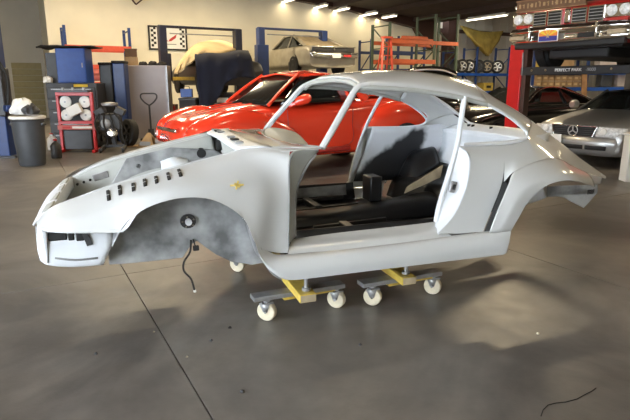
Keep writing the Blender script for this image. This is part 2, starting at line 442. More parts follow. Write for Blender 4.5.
rk.patch(K, 5, 4)
bot = [r[3] for r in K]
rk.patch([bot, [p + V((0, .10, .012)) for p in bot]], 1, 5)
both('rocker_skirt', rk, 'shell_paint')
# quarter panels
qp = MB()
J0 = P((459, 146, -.745), (470.5, 157, -.79), (467, 186, -.815), (455, 214, -.825), (438, 233.5, -.83))
J1 = P((478, 145.5, -.735), (484, 160, -.79), (482, 188, -.82), (474, 213, -.83), (462, 233.5, -.838))
J2 = P((500, 144.5, -.72), (504, 160, -.79), (502, 182, -.825), (493, 207, -.835), (483, 231.5, -.845))
qp.patch([J0, J1, J2], 6, 5)
UG = [P((500, 144.5, -.72), (504, 160, -.79), (504, 182, -.835)),
      P((515, 142.5, -.705), (517, 156, -.775), (515, 171, -.85)),
      P((527, 136, -.67), (533, 149, -.735), (537, 161, -.80))]
qp.patch(UG, 6, 5)
SIL = C(531, 120.7, -.505)
UG2 = [[SIL] + P((527, 136, -.67), (533, 149, -.735), (537, 161, -.80)),
       P((543, 129.3, -.505), (547, 142, -.61), (552, 150.5, -.68), (557, 158, -.735)),
       P((560, 142, -.50), (564, 150, -.565), (568, 157.5, -.62), (572, 165.5, -.67)),
       P((580, 158, -.50), (582.5, 163, -.54), (585, 168, -.58), (588, 173, -.615)),
       P((598, 171, -.50), (598.5, 173, -.52), (599, 175, -.54), (600, 177, -.56)),
       P((606, 176.5, -.48), (606, 177.2, -.487), (606, 177.8, -.493), (605, 178.5, -.50))]
qp.patch(UG2, 6, 5)
both('quarter_panel', qp, 'shell_paint')
# rear wheel flares with open scoop in front
fl = MB()
FG = [P((489.5, 233, -.918), (496, 233, -.925), (502, 232, -.93), (511, 231, -.925)),
      P((496, 215, -.914), (503, 216, -.925), (509, 217, -.935), (518, 219, -.93)),
      P((503, 198, -.906), (511, 200, -.925), (517, 202, -.935), (527, 203.5, -.93)),
      P((509, 183.5, -.89), (519, 187, -.915), (527, 189.5, -.93), (538, 191.5, -.93)),
      P((515, 171, -.85), (528, 177.5, -.895), (538, 181.5, -.92), (550, 184, -.925)),
      P((537, 161, -.80), (546, 169, -.86), (554, 175.5, -.90), (564, 180.5, -.915)),
      P((557, 158, -.735), (563, 166, -.81), (569, 173.5, -.87), (577, 181, -.895)),
      P((572, 165.5, -.67), (577, 171, -.74), (582, 177, -.80), (588, 184.5, -.84)),
      P((588, 173, -.615), (591, 176, -.66), (593.5, 180, -.71), (595.5, 187, -.75))]
fl.patch(FG, 5, 5)
lip = [r[3] for r in FG]
fl.patch([lip, [p + V((0, .045, 0)) for p in lip]], 1, 5)
both('rear_flare', fl, 'shell_paint', solid=.006)
sco = MB()
sco.patch([P((503, 182, -.83), (494, 207, -.84), (484, 231.5, -.85)), [p + V((.03, .02, 0)) for p in P((506, 184, -.87), (500, 207, -.89), (489, 232, -.905))]], 2, 4)
both('scoop_throat', sco, 'black_slot')
both('tail_vent_slot', MB().bar(C(570, 167.5, -.675), C(579, 175, -.69), .012, .012), 'black_slot')
# roof skin (half rails mirrored), header to rear-window header
rows = [(.525, .49, 1.450, 1.441, 1.420, .545, 1.375), (.60, .585, 1.478, 1.467, 1.440, .567, 1.386), (.80, .79, 1.497, 1.485, 1.450, .575, 1.377),
        (1.02, 1.01, 1.499, 1.487, 1.449, .585, 1.355), (1.24, 1.22, 1.477, 1.464, 1.425, .60, 1.322), (1.43, 1.395, 1.437, 1.424, 1.378, .61, 1.277)]
rg = []
for xc, xe, zc, z3, z47, ye, ze in rows:
    half = [(xe, -ye, ze), (xe + .006, -ye + .012, ze + .03), ((xe + xc) / 2, -.47, z47), (xc - .005, -.30, z3), (xc, 0, zc)]
    rg.append(half + [(x, -y, z) for x, y, z in half[-2::-1]])
MB().patch(rg, 5, 4).build('roof_panel', 'shell_paint', shell, solid=.012)
# C pillars
cpil = MB().patch([[(1.43, -.36, 1.407), (1.42, -.47, 1.373), (1.405, -.54, 1.335), (1.395, -.61, 1.277)],
                   [(1.60, -.40, 1.300), (1.591, -.50, 1.285), (1.583, -.56, 1.250), (1.575, -.62, 1.197)],
                   [(1.77, -.43, 1.212), (1.755, -.50, 1.206), (1.73, -.565, 1.175), (1.69, -.638, 1.122)],
                   [(1.90, -.44, 1.150), SIL, SIL.lerp(C(527, 136, -.67), .45) + V((.01, -.012, .012)), C(527, 136, -.67)]], 5, 5)
both('rear_pillar', cpil, 'shell_paint', solid=.012)
# window-frame lips
qw = P((466, 98, -.605), (485, 103.5, -.61), (507, 115.5, -.625), (522, 127.5, -.645), (527, 134, -.665), (524, 139.5, -.69), (510, 142.8, -.71), (490, 144, -.725), (463, 145, -.74))
both('quarter_window_lip', MB().tube(crv(qw, 5), .011, 8), 'shell_white')
rwl = [(1.43, 0, 1.437), (1.43, -.30, 1.42), (1.46, -.38, 1.385), (1.60, -.40, 1.300), (1.78, -.43, 1.208), (1.96, -.45, 1.100), (2.03, -.40, 1.05), (2.06, 0, 1.045)]
both('rear_window_lip', MB().tube(crv(rwl, 5), .012, 8), 'shell_white')
# A pillars, roof rails, B posts
apil = crv(P((322, 148, -.70), (333, 129, -.665), (346, 106, -.605), (357, 88, -.555)) + [V((.56, -.552, 1.40))], 6)
both('windscreen_pillar', MB().tube(apil, .024, 10, ry=.019), 'shell_paint')
both('pillar_flange', MB().tube([p + V((.012, .028, -.004)) for p in apil], .008, 6), 'primer_dirty')
rail = [(.49, -.55, 1.368), (.56, -.567, 1.377), (.79, -.577, 1.366), (1.01, -.587, 1.343), (1.225, -.603, 1.308), (1.40, -.612, 1.266)]
both('roof_rail', MB().tube(crv(rail, 5), .016, 8), 'shell_inner')
bpil = crv([C(464.5, 97, -.605), C(461, 120, -.665), C(457, 145, -.715), C(448, 177, -.735), C(440, 203, -.735), C(436, 222, -.735)], 5)
both('lock_post', MB().tube(bpil, .018, 10, ry=.014), 'shell_white')
both('header_rail', MB().tube(crv([(.535, 0, 1.425), (.53, -.25, 1.418), (.515, -.44, 1.398), (.505, -.545, 1.365)], 5), .016, 8), 'shell_inner')
MB().patch([[(.56, -.50, 1.395), (.57, 0, 1.44), (.56, .50, 1.395)], [(.66, -.52, 1.40), (.66, 0, 1.452), (.66, .52, 1.40)], [(.67, -.53, 1.43), (.67, 0, 1.475), (.67, .53, 1.43)]], 3, 6).build('header_inner', 'shell_inner', shell, solid=.004)
# rear door jambs (rounded recess with latch)
jb = MB().patch([[C(458.5, 145, -.725), C(452, 166, -.735), C(446, 188, -.737), C(440, 206, -.737), C(434.5, 226, -.737)],
                 [C(463, 148, -.752), C(460, 168, -.760), C(456, 190, -.765), C(447, 212, -.768), C(436, 230, -.770)],
                 [C(466, 150, -.765), C(470.5, 162, -.80), C(467, 186, -.812), C(455, 214, -.822), C(438, 234, -.828)]], 4, 6)
both('rear_door_jamb', jb, 'shell_white', solid=.006)
lat = C(453, 187, -.775)
for s in (1, -1):
    q = MB().box(lat, (.045, .012, .075), M=Matrix.Rotation(.25, 3, 'Y')); (q if s > 0 else q.mirror()).build('latch_plate', 'grey_steel', shell, bevel=.006)
    q = MB().box(lat + V((.004, -.006, 0)), (.022, .012, .035), M=Matrix.Rotation(.25, 3, 'Y')); (q if s > 0 else q.mirror()).build('latch_hole', 'black_slot', shell, bevel=.004)
# front door jambs (hinge pillars) and belt extension up to the pillar
fj = MB().patch([P((318, 148.5, -.735), (303, 149.5, -.755), (291, 154, -.785), (288.5, 170, -.797), (288, 205, -.811), (288, 246, -.823)),
                 P((318.5, 150.5, -.725), (306, 154.5, -.735), (296, 162, -.75), (292, 178, -.76), (291.5, 207, -.765), (292, 240, -.77)),
                 P((319, 151, -.70), (312, 159, -.70), (304, 172, -.70), (297, 190, -.70), (295, 211, -.705), (295.5, 237, -.71))], 4, 5)
both('front_door_jamb', fj, 'shell_inner', solid=.004)
both('jamb_seam', MB().tube(crv(P((292, 155.5, -.782), (289.6, 166, -.80), (289, 205, -.812), (288.5, 250, -.826)), 6), .004, 6), 'primer_dirty')
both('jamb_lip', MB().tube(crv(P((316, 154, -.70), (309, 163, -.70), (303, 174, -.70), (297, 190, -.70), (295, 211, -.705), (295.5, 236, -.71)), 5), .007, 6), 'primer_dirty')
be = MB().patch([P((268, 148, -.69), (290, 148.5, -.70), (306, 148, -.695), (322, 147.5, -.69)),
                 P((276, 152, -.735), (290, 151, -.745), (305, 149.5, -.75), (319, 148.8, -.735))], 3, 5)
both('fender_top_rear', be, 'shell_paint', solid=.004)
# door sills
sl = MB().patch([P((292, 239, -.70), (340, 232.5, -.70), (400, 226, -.70), (437, 221.5, -.70)),
                 P((291, 242, -.745), (340, 237.5, -.745), (402, 230.5, -.745), (438, 226, -.745)),
                 P((289, 248, -.80), (340, 243, -.80), (405, 236, -.80), (444, 231, -.80)),
                 P((288, 254.2, -.831), (340, 249.8, -.831), (408, 242, -.831), (452, 236, -.836))], 4, 6)
both('door_sill', sl, 'shell_paint')
both('sill_inner_wall', MB().patch([[(0.0, -.70, .54), (.5, -.70, .54), (1.0, -.70, .54)], [(0.0, -.685, .38), (.5, -.685, .38), (1.02, -.685, .38)]], 2, 6), 'interior_black', solid=.01)
# cowl panel between bonnet edge and windscreen base, and its lip
cw = [[(-.27, -.63, 1.035), (-.21, -.30, 1.052), (-.205, 0, 1.057)],
      [(-.10, -.68, 1.045), (-.09, -.32, 1.056), (-.085, 0, 1.060)],
      [(.09, -.70, 1.040), (.06, -.33, 1.044), (.045, 0, 1.046)],
      [(.195, -.70, 1.032), (.105, -.36, 1.020), (.055, 0, 1.018)]]
cw = [r + [(x, -y, z) for x, y, z in r[-2::-1]] for r in cw]
MB().patch(cw, 4, 5).build('cowl_panel', 'shell_paint', shell, solid=.006)
wl = [(.20, -.70, 1.034), (.105, -.36, 1.024), (.055, 0, 1.021), (.105, .36, 1.024), (.20, .70, 1.034)]
MB().tube(crv(wl, 8), .010, 8).build('windscreen_base_lip', 'primer_dirty', shell)
# bonnet ledge with hinge cut-outs along the rear of the bonnet opening
MB().patch([[(-.29, -.60, 1.028), (-.305, -.30, 1.040), (-.305, 0, 1.044), (-.305, .30, 1.040), (-.29, .60, 1.028)],
            [(-.24, -.64, 1.046), (-.24, -.31, 1.060), (-.24, 0, 1.064), (-.24, .31, 1.060), (-.24, .64, 1.046)],
            [(-.10, -.68, 1.052), (-.17, -.33, 1.066), (-.185, 0, 1.068), (-.17, .33, 1.066), (-.10, .68, 1.052)]], 3, 6).build('bonnet_ledge', 'shell_white', shell, solid=.008)
for i, (y, m_) in enumerate(((.46, 'primer_dirty'), (.33, 'black_slot'), (.20, 'primer_dirty'))):
    for sg in (1, -1):
        MB().box((-.245, y * sg, 1.060 + .004 * i), (.05, .06, .012)).build('ledge_cutout', m_, shell, bevel=.004)
# dashboard bulkhead seen through the windscreen opening
ds = MB().patch([[(.08, -.12, 1.005), (.085, .10, 1.012), (.115, .40, 1.022), (.16, .66, 1.02)],
                 [(.17, -.12, 1.00), (.19, .10, 1.03), (.20, .40, 1.056), (.23, .66, 1.05)],
                 [(.27, -.10, .985), (.33, .10, 1.005), (.36, .40, 1.035), (.34, .66, 1.035)],
                 [(.30, -.10, .96), (.38, .10, .965), (.42, .40, .985), (.40, .66, .985)]], 4, 5)
ds.build('dash_panel', 'shell_inner', shell, solid=.006)
MB().patch([[(.0, -.68, 1.0), (-.04, 0, 1.0), (.0, .68, 1.0)], [(-.02, -.68, .70), (-.05, 0, .70), (-.02, .68, .70)], [(.04, -.68, .42), (.0, 0, .42), (.04, .68, .42)]], 4, 5).build('firewall', 'interior_black', shell, solid=.01)
# floor pan, tunnel, seat rails, rear bulkhead
MB().box((.66, 0, .385), (1.36, 1.38, .02)).build('floor_pan', 'interior_black', shell, bevel=.004)
MB().patch([[(.0, -.15, .39), (.0, -.10, .46), (.0, .10, .46), (.0, .15, .39)], [(.7, -.14, .39), (.7, -.10, .475), (.7, .10, .475), (.7, .14, .39)], [(1.40, -.16, .39), (1.40, -.12, .54), (1.40, .12, .54), (1.40, .16, .39)]], 4, 5).build('tunnel', 'interior_black', shell, solid=.01)
for y in (-.58, -.26, .26, .58): MB().bar((.30, y, .42), (.86, y, .44), .03, .03).build('seat_rail', 'interior_black', shell, bevel=.005)
for y in (-.42, .42): MB().bar((.52, y - .17, .43), (.52, y + .17, .43), .06, .05).build('seat_crossmember', 'interior_black', shell, bevel=.008)
MB().box((.92, .12, .60), (.10, .16, .20)).build('shift_bracket', 'interior_black', shell, bevel=.01)
MB().patch([[(1.34, -.68, .40), (1.34, 0, .40), (1.34, .68, .40)], [(1.42, -.68, .56), (1.42, 0, .58), (1.42, .68, .56)], [(1.66, -.66, .60), (1.66, 0, .60), (1.66, .66, .60)], [(1.80, -.64, .70), (1.80, 0, .70), (1.80, .64, .70)]], 4, 6).build('rear_seat_pan', 'interior_black', shell, solid=.01)
MB().patch([[(1.80, -.64, .70), (1.80, 0, .70), (1.80, .64, .70)], [(1.86, -.62, .85), (1.87, 0, .85), (1.86, .62, .85)], [(1.86, -.62, 1.0), (1.87, 0, 1.01), (1.86, .62, 1.0)]], 4, 6).build('rear_bulkhead', 'shell_white', shell, solid=.008)
MB().patch([[(1.85, -.62, 1.0), (1.86, 0, 1.01), (1.85, .62, 1.0)], [(1.98, -.57, 1.05), (2.0, 0, 1.06), (1.98, .57, 1.05)], [(2.10, -.46, 1.045), (2.12, 0, 1.05), (2.10, .46, 1.045)]], 4, 6).build('parcel_shelf', 'shell_white', shell, solid=.01)
for x, y in ((1.95, .36), (1.95, .30), (1.95, .05)): MB().cyl((x, y, 1.03), (x, y, 1.058), .014).build('shelf_hole', 'black_slot', shell)
MB().prism([(0, -.028), (.34, -.05), (.36, .05), (.02, .02)], -.05, .05, lambda u, v_, w_: C(404, 190.5, .10 + w_) + V((u * .97, 0, v_ + u * .40))).build('rear_brace', 'bare_tan', shell, bevel=.01)
both('inner_quarter', MB().patch([[(1.19, -.71, 1.03), (1.35, -.67, 1.025), (1.62, -.65, 1.03), (1.95, -.60, 1.06)],
                                  [(1.12, -.73, .80), (1.35, -.68, .80), (1.65, -.66, .80), (1.95, -.62, .82)],
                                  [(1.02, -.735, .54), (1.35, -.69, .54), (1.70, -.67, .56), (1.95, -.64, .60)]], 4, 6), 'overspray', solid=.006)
both('wheel_hump', MB().patch([[(1.42, -.67, .56), (1.42, -.55, .52), (1.42, -.45, .45)], [(1.55, -.67, .78), (1.55, -.56, .76), (1.55, -.46, .60)], [(1.75, -.66, .84), (1.75, -.56, .83), (1.75, -.46, .70)]], 5, 5), 'interior_black', solid=.006)
both('far_sill_face', MB().patch([[(.04, .66, .50), (.45, .665, .52), (.92, .67, .53)], [(.04, .64, .43), (.45, .645, .44), (.92, .65, .44)]], 3, 5), 'primer_dirty', solid=.004)
for x0, y0, x1, y1, w_ in ((.12, -.30, .62, -.34, .10), (.30, .30, .80, .26, .12), (.75, -.42, 1.15, -.36, .09), (.95, .34, 1.25, .30, .08)):
    MB().bar((x0, y0, .402), (x1, y1, .402), w_, .012).build('floor_swage', 'bare_tan', shell, bevel=.004)
# luggage bay: walls, floor, front slam panel
trunkw = MB().patch([[(-1.34, -.58, .70), (-1.1, -.585, .815), (-.75, -.59, .915), (-.4, -.60, .99), (-.26, -.61, 1.02)],
                     [(-1.34, -.555, .60), (-1.1, -.55, .68), (-.75, -.53, .74), (-.4, -.53, .78), (-.22, -.54, .80)],
                     [(-1.34, -.54, .50), (-1.1, -.53, .52), (-.75, -.50, .52), (-.4, -.50, .55), (-.15, -.52, .58)]], 4, 6)
both('bay_wall', trunkw, 'shell_inner', solid=.006)
both('bay_flange', MB().patch([[(-1.35, -.615, .708), (-1.1, -.628, .834), (-.75, -.632, .932), (-.4, -.636, 1.008), (-.25, -.65, 1.038)], [(-1.34, -.57, .695), (-1.1, -.575, .815), (-.75, -.58, .910), (-.4, -.59, .986), (-.24, -.60, 1.02)]], 2, 6), 'shell_paint', solid=.006)
MB().box((-.75, 0, .52), (1.2, 1.04, .02)).build('bay_floor', 'shell_inner', shell, bevel=.01)
MB().patch([[(-.22, -.60, 1.02), (-.20, 0, 1.04), (-.22, .60, 1.02)], [(-.18, -.56, .8), (-.18, 0, .8), (-.18, .56, .8)], [(-.16, -.54, .53), (-.16, 0, .53), (-.16, .54, .53)]], 3, 5).build('bay_bulkhead', 'shell_inner', shell, solid=.008)
st = MB().patch([[(-.66, -.58, .83), (-.66, -.42, .80), (-.66, -.34, .56)], [(-.56, -.58, .86), (-.56, -.41, .83), (-.56, -.31, .56)], [(-.46, -.58, .84), (-.46, -.42, .81), (-.46, -.34, .56)]], 4, 5)
both('strut_tower', st, 'shell_white', solid=.006)
for s in (1, -1):
    MB().cyl((-.349, .525 * s, .876), (-.349, .575 * s, .880), .036, n=18).build('bay_hole', 'black_slot', shell)
    MB().cyl((-.235, .50 * s, .94), (-.195, .50 * s, .94), .04, n=18).build('bay_hole', 'black_slot', shell)
    MB().box((-1.09, .552 * s, .735), (.11, .012, .05), M=Matrix.Rotation(-.25, 3, 'Y')).build('bay_vent', 'grey_steel', shell, bevel=.004)
    for i in range(4): MB().cyl((-1.30 + i * .045, .545 * s, .668 + i * .014), (-1.30 + i * .045, .575 * s, .67 + i * .014), .009, n=10).build('bay_hole', 'black_slot', shell)
    MB().cyl((-.82, .53 * s, .80), (-.82, .565 * s, .80), .018, n=12).build('bay_hole', 'black_slot', shell)
MB().patch([[(-1.385, -.60, .675), (-1.40, 0, .685), (-1.385, .60, .675)], [(-1.36, -.595, .705), (-1.375, 0, .715), (-1.36, .595, .705)], [(-1.29, -.585, .735), (-1.30, 0, .735), (-1.29, .585, .735)], [(-1.28, -.57, .66), (-1.29, 0, .66), (-1.28, .57, .66)]], 3, 6).build('slam_panel', 'shell_white', shell, solid=.01)
for y in (-.42, -.14, .14, .42): MB().box((-1.325, y, .728), (.05, .2, .012), M=Matrix.Rotation(-.45, 3, 'Y')).build('slam_recess', 'shell_inner', shell, bevel=.004)
# nose substructure under the fender edge
ap = MB().patch([[(-1.375, 0, .68), (-1.372, -.40, .68), (-1.365, -.58, .675), (-1.335, -.655, .665), (-1.20, -.665, .655), (-1.0, -.66, .64)],
                 [(-1.39, 0, .58), (-1.386, -.40, .58), (-1.378, -.58, .575), (-1.345, -.665, .57), (-1.20, -.675, .56), (-1.0, -.67, .55)],
                 [(-1.38, 0, .50), (-1.376, -.40, .50), (-1.368, -.585, .495), (-1.335, -.665, .475), (-1.20, -.675, .452), (-1.05, -.665, .445)],
                 [(-1.33, 0, .46), (-1.33, -.40, .46), (-1.32, -.56, .465), (-1.30, -.62, .455), (-1.20, -.63, .435), (-1.05, -.62, .425)]], 4, 6)
both('nose_panel', ap, 'shell_white', solid=.006)
for i, (px, py, L_, H_) in enumerate(((57.5, 236, .09, .05), (71, 236, .03, .05), (80, 236.5, .04, .05))):
    c = C(px, py, -.672)
    for s in (1, -1): MB().box((c.x, c.y * s, c.z), (L_, .012, H_)).build('nose_opening', 'black_slot', shell, bevel=.006)
both('nose_rib', MB().tube(crv(P((55, 258, -.678), (75, 260, -.68), (98, 258, -.677)), 4), .006, 6), 'primer_dirty')
both('nose_stay', MB().bar(C(84, 231, -.68), C(90, 245, -.68), .012, .03), 'dark_steel')
both('nose_corner', MB().patch([P((35, 226, -.61), (46, 231, -.69)), P((37, 245, -.61), (47, 248, -.69)), P((40, 261, -.61), (48, 263, -.68))], 3, 4), 'primer_dirty', solid=.004)
# front wheel housings: inner wall with notch, curved liner, strut top with bearing
wall = [(-1.03, .395), (-.90, .39), (-.75, .39), (-.62, .392), (-.60, .42), (-.565, .47), (-.53, .488), (-.495, .455), (-.42, .39), (-.33, .335), (-.20, .30), (-.08, .31), (-.05, .55), (-.10, .80), (-.25, .90), (-.58, .93), (-.90, .86), (-1.03, .66)]
both('inner_fender', MB().prism(wall, -.545, -.53), 'primer_dirty', bevel=.004)
arc = [(-.99, .60), (-.93, .70), (-.84, .785), (-.72, .835), (-.58, .85), (-.44, .825), (-.32, .745), (-.25, .63), (-.215, .50), (-.17, .37), (-.10, .31)]
both('wheel_liner', MB().patch([[(x, -.885, z) for x, z in arc], [(x, -.70, z + .004) for x, z in arc], [(x, -.535, z) for x, z in arc]], 3, 4), 'primer_dirty', solid=.004)
hubc = C(188, 221, -.56)
for s in (1, -1):
    h = MB().prism([(hubc.x + .046 * math.cos(a), hubc.z + .042 * math.sin(a)) for a in [k * math.pi / 9 for k in range(18)]] , -.575, -.55); (h if s > 0 else h.mirror()).build('strut_mount', 'dark_steel', shell, bevel=.004)
    MB().cyl((hubc.x, -.60 * s, hubc.z), (hubc.x, -.57 * s, hubc.z), .019, n=18).build('strut_bearing', 'shell_white', shell)
    for k in range(5):
        a = k * 2 * math.pi / 5 + .5
        MB().cyl((hubc.x + .034 * math.cos(a), -.588 * s, hubc.z + .030 * math.sin(a)), (hubc.x + .034 * math.cos(a), -.57 * s, hubc.z + .030 * math.sin(a)), .006, n=8).build('mount_bolt', 'chrome', shell)
har = crv(P((191, 240, -.56), (190, 252, -.565), (184, 262, -.57), (184, 271, -.57), (191, 279, -.57), (194.5, 290, -.57)), 5)
MB().tube(har, .006, 6).build('wiring_harness', 'rubber', shell)
MB().tube(crv(P((193, 239, -.56), (195, 245, -.56), (196, 249, -.56)), 4), .004, 6).build('wiring_harness', 'rubber', shell)
MB().box(C(196, 248, -.56), (.035, .025, .03)).build('wire_connector', 'rubber', shell, bevel=.004)
MB().box(C(194.8, 291, -.57), (.016, .014, .016)).build('wire_plug', 'white_plastic', shell, bevel=.003)
# tape scrap on the fender
p, du, dv = slot_at(237, 186); nrm = du.cross(dv).normalized(); nrm = nrm if nrm.y < 0 else -nrm; du.normalize(); dv = nrm.cross(du)
for a, l_, w_ in ((.2, .075, .010), (1.35, .05, .009), (2.6, .035, .009)):
    M = Matrix((du * math.cos(a) + dv * math.sin(a), dv * math.cos(a) - du * math.sin(a), nrm)).transposed()
    MB().box(p + nrm * .004, (l_, w_, .004), M=M).build('tape_scrap', 'masking_tape', shell)
# tail: frame rails with end brackets, tail crossmember
for s in (1, -1):
    q = MB().bar((1.75, -.50 * s, .62), (2.44, -.50 * s, .60), .07, .07); q.build('rear_frame_rail', 'primer_dirty', shell, bevel=.008)
    q = MB().prism([(2.0, .60), (2.2, .565), (2.42, .465), (2.46, .50), (2.54, .58), (2.53, .645), (2.0, .66)], -.535 * s, -.525 * s); q.build('rail_end_bracket', 'primer_dirty', shell, bevel=.004)
    q = MB().box((2.47, -.50 * s, .59), (.08, .07, .05)); q.build('rail_end_block', 'dark_steel', shell, bevel=.006)
MB().patch([[(2.58, -.52, .72), (2.66, -.35, .70), (2.68, 0, .70), (2.66, .35, .70), (2.58, .52, .72)], [(2.60, -.50, .64), (2.66, -.35, .60), (2.68, 0, .60), (2.66, .35, .60), (2.60, .50, .64)]], 3, 5).build('tail_panel', 'shell_paint', shell, solid=.006)
# ------------------------------------------------------------------ rolling dollies under the shell
def dolly(xc, casters, yend, label):
    t = thing('body_dolly', label, 'dolly', ORG + EX * xc, YAW, 'body dollies under the car shell')
    MB().box((0, (yend + .42) / 2, .195), (.10, .42 - yend, .05)).build('cross_beam', 'yellow_steel', t, bevel=.005)
    MB().box((0, yend - .001, .195), (.09, .004, .042)).build('beam_end_cap', 'bare_tan', t)
    for y in (-.70, .22):
        MB().bar((casters[0] - xc - .09, y - .02, .155), (casters[1] - xc + .04, y + .02, .155), .09, .028).build('caster_bar', 'grey_steel' if y < 0 else 'yellow_steel', t, bevel=.004)
        MB().bar((casters[0] - xc + .10, y - .02, .135), (casters[1] - xc - .02, y + .02, .135), .05, .03).build('bar_stiffener', 'yellow_steel', t, bevel=.004)
        for i, cx in enumerate(casters):
            a = .5 if i else 1.0
            x0 = cx - xc; yy = y + (.02 if i else -.02)
            ax = V((math.sin(a) * .5, math.cos(a), 0)).normalized() if i == 0 else V((.7, .72, 0)).normalized()
            wh = MB().lathe([(.012, -.022), (.054, -.022), (.06, -.014), (.06, .014), (.054, .022), (.012, .022)], (x0, yy, .06), ax, 22).build('caster_wheel', 'caster_cream', t)
            MB().cyl(V((x0, yy, .06)) - ax * .03, V((x0, yy, .06)) + ax * .03, .009, n=10).build('axle', 'chrome', wh)
            side = V((-ax.y, ax.x, 0))
            br = MB()
            for sg in (1, -1):
                c0 = V((x0, yy, .06)) + ax * (.026 * sg)
                br.add([c0 + side * -.014, c0 + side * .014, c0 + side * .04 + V((0, 0, .056)), c0 + side * -.03 + V((0, 0, .056))], [(0, 1, 2, 3)])
            br.box((x0, yy, .118), (.07, .07, .008)).build('caster_bracket', 'grey_steel', t, solid=.004)
            MB().cyl((x0, yy, .12), (x0, yy, .142), .022, n=14).build('swivel', 'grey_steel', t)
    for y in (yend + .07, .33):
        po = MB().cyl((.01, y, .22), (.01, y, .315 if y < 0 else .375), .012, n=12).build('jack_post', 'grey_steel', t)
        MB().cyl((.01, y, .22), (.01, y, .236), .026, n=14).build('post_nut', 'grey_steel', po)
dolly(.04, (-.155, .312), -.93, 'yellow body dolly on cream casters under the front of the car shell')
dolly(.73, (.549, 1.018), -.87, 'yellow body dolly on cream casters under the rear of the car shell')
# ================================================================== OTHER VEHICLES
def qpatch(a, b, c, d, bulge=.0, n=4):
    """four corners -> gently bulged sheet"""
    a, b, c, d = V(a), V(b), V(c), V(d); nn = (b - a).cross(d - a).normalized(); g = []
    for i in range(n + 1):
        r = []
        for j in range(n + 1):
            u, v_ = i / n, j / n
            r.append(a.lerp(b, u).lerp(d.lerp(c, u), v_) + nn * (bulge * 16 * u * (1 - u) * v_ * (1 - v_) / 1.0))
        g.append(r)
    return MB().grid(g)
def wheel(parent, c, ax, r=.32, wd=.20, rim='aluminium', spokes=5):
    ax = V(ax).normalized(); c = V(c); h = wd / 2
    MB().lathe([(r * .60, -h), (r * .9, -h), (r, -h * .7), (r, h * .7), (r * .9, h), (r * .66, h), (r * .64, h * .5), (r * .60, -h)], c, ax, 26, caps=False).build('tyre', 'rubber', parent)
    MB().lathe([(r * .64, h * .8), (r * .60, h * .55), (r * .56, h * .1), (.01, h * .05)], c, ax, 26, caps=False).build('rim', 'dark_steel', parent, solid=.01)
    MB().lathe([(r * .66, h * .92), (r * .60, h * .95), (r * .58, h * .80), (r * .64, h * .75)], c, ax, 26, caps=False).build('rim_lip', rim, parent)
    u = ax.cross(V((0, 0, 1))).normalized(); w_ = ax.cross(u)
    for k in range(spokes):
        a = 2 * math.pi * k / spokes + .3; dr = u * math.cos(a) + w_ * math.sin(a)
        MB().bar(c + ax * h * .5, c + dr * r * .6 + ax * h * .65, r * .16, .03, upv=ax).build('spoke', rim, parent, bevel=.005)
    MB().lathe([(r * .14, h * .3), (r * .14, h * .8), (r * .08, h * .9)], c, ax, 14).build('hub_cap', rim, parent)
def gcar(name, label, loc, rz, L, W, deck, gh, paint, wheels, base=.22, glass='glass_dark', rwheel=.32, rim='aluminium', roofmat=None, zmid=.62):
    t = thing(name, label, 'car', loc, rz)
    rows = []
    for x, z, wf in deck:
        w_ = W / 2 * wf
        half = [(x, 0, z), (x, .50 * w_, z - .006), (x, .82 * w_, z - .03), (x, .955 * w_, z - .10), (x, w_, max(zmid, z - .28) if z > .7 else z * .75), (x, w_ * .99, .45 if z > .6 else z * .6), (x, w_ * .94, base + .05), (x, w_ * .6, base), (x, 0, base)]
        rows.append([(a, -b, c) for a, b, c in half])
    g = crgrid([[V(p) for p in r] for r in rows], 4, 3)
    rings = [[p for p in r] + [V((p.x, -p.y, p.z)) for p in r[-2:0:-1]] for r in g]
    MB().loft(rings).build('body', paint, t, smooth=50)
    x0, x1, x2, x3, zb, zr = gh; wb_, wr = W / 2 * .86, W / 2 * .62
    A_, B_, C_, D_ = (x0, wb_, zb), (x1, wr, zr), (x2, wr, zr), (x3, wb_ * .95, zb)
    m = lambda p: (p[0], -p[1], p[2])
    qpatch(m(A_), A_, B_, m(B_), .03).build('windscreen', glass, t, solid=.01)
    qpatch(D_, m(D_), m(C_), C_, .03).build('rear_window', glass, t, solid=.01)
    qpatch(A_, D_, C_, B_, .015).build('side_window', glass, t, solid=.01)
    qpatch(m(D_), m(A_), m(B_), m(C_), .015).build('side_window', glass, t, solid=.01)
    MB().patch([[(x1 - .03, -wr - .015, zr - .01), (x1, 0, zr + .035), (x1 - .03, wr + .015, zr - .01)], [((x1 + x2) / 2, -wr - .02, zr + .012), ((x1 + x2) / 2, 0, zr + .06), ((x1 + x2) / 2, wr + .02, zr + .012)], [(x2 + .03, -wr - .015, zr - .01), (x2, 0, zr + .035), (x2 + .03, wr + .015, zr - .01)]], 4, 5).build('roof', roofmat or paint, t, solid=.02)
    for sg in (1, -1):
        f = (lambda p: (p[0], p[1] * sg, p[2]))
        MB().tube([f(A_), f(B_)], .035, 8).build('front_pillar', roofmat or paint, t)
        MB().tube([f(D_), f(C_)], .05, 8).build('rear_pillar', roofmat or paint, t)
        xm = (x1 + x2) / 2 + .25
        MB().tube([(xm + .1, wb_ * sg, zb), (xm, wr * sg, zr)], .025, 8).build('centre_pillar', roofmat or paint, t)
        for xw in wheels:
            MB().cyl((xw, (W / 2 - .16) * sg, rwheel + .02), (xw, (W / 2 + .004) * sg, rwheel + .02), rwheel + .055, n=26).build('wheel_arch', 'black_slot', t)
            wheel(t, (xw, (W / 2 - .085) * sg, rwheel), (0, sg, 0), rwheel, .20, rim)
    return t
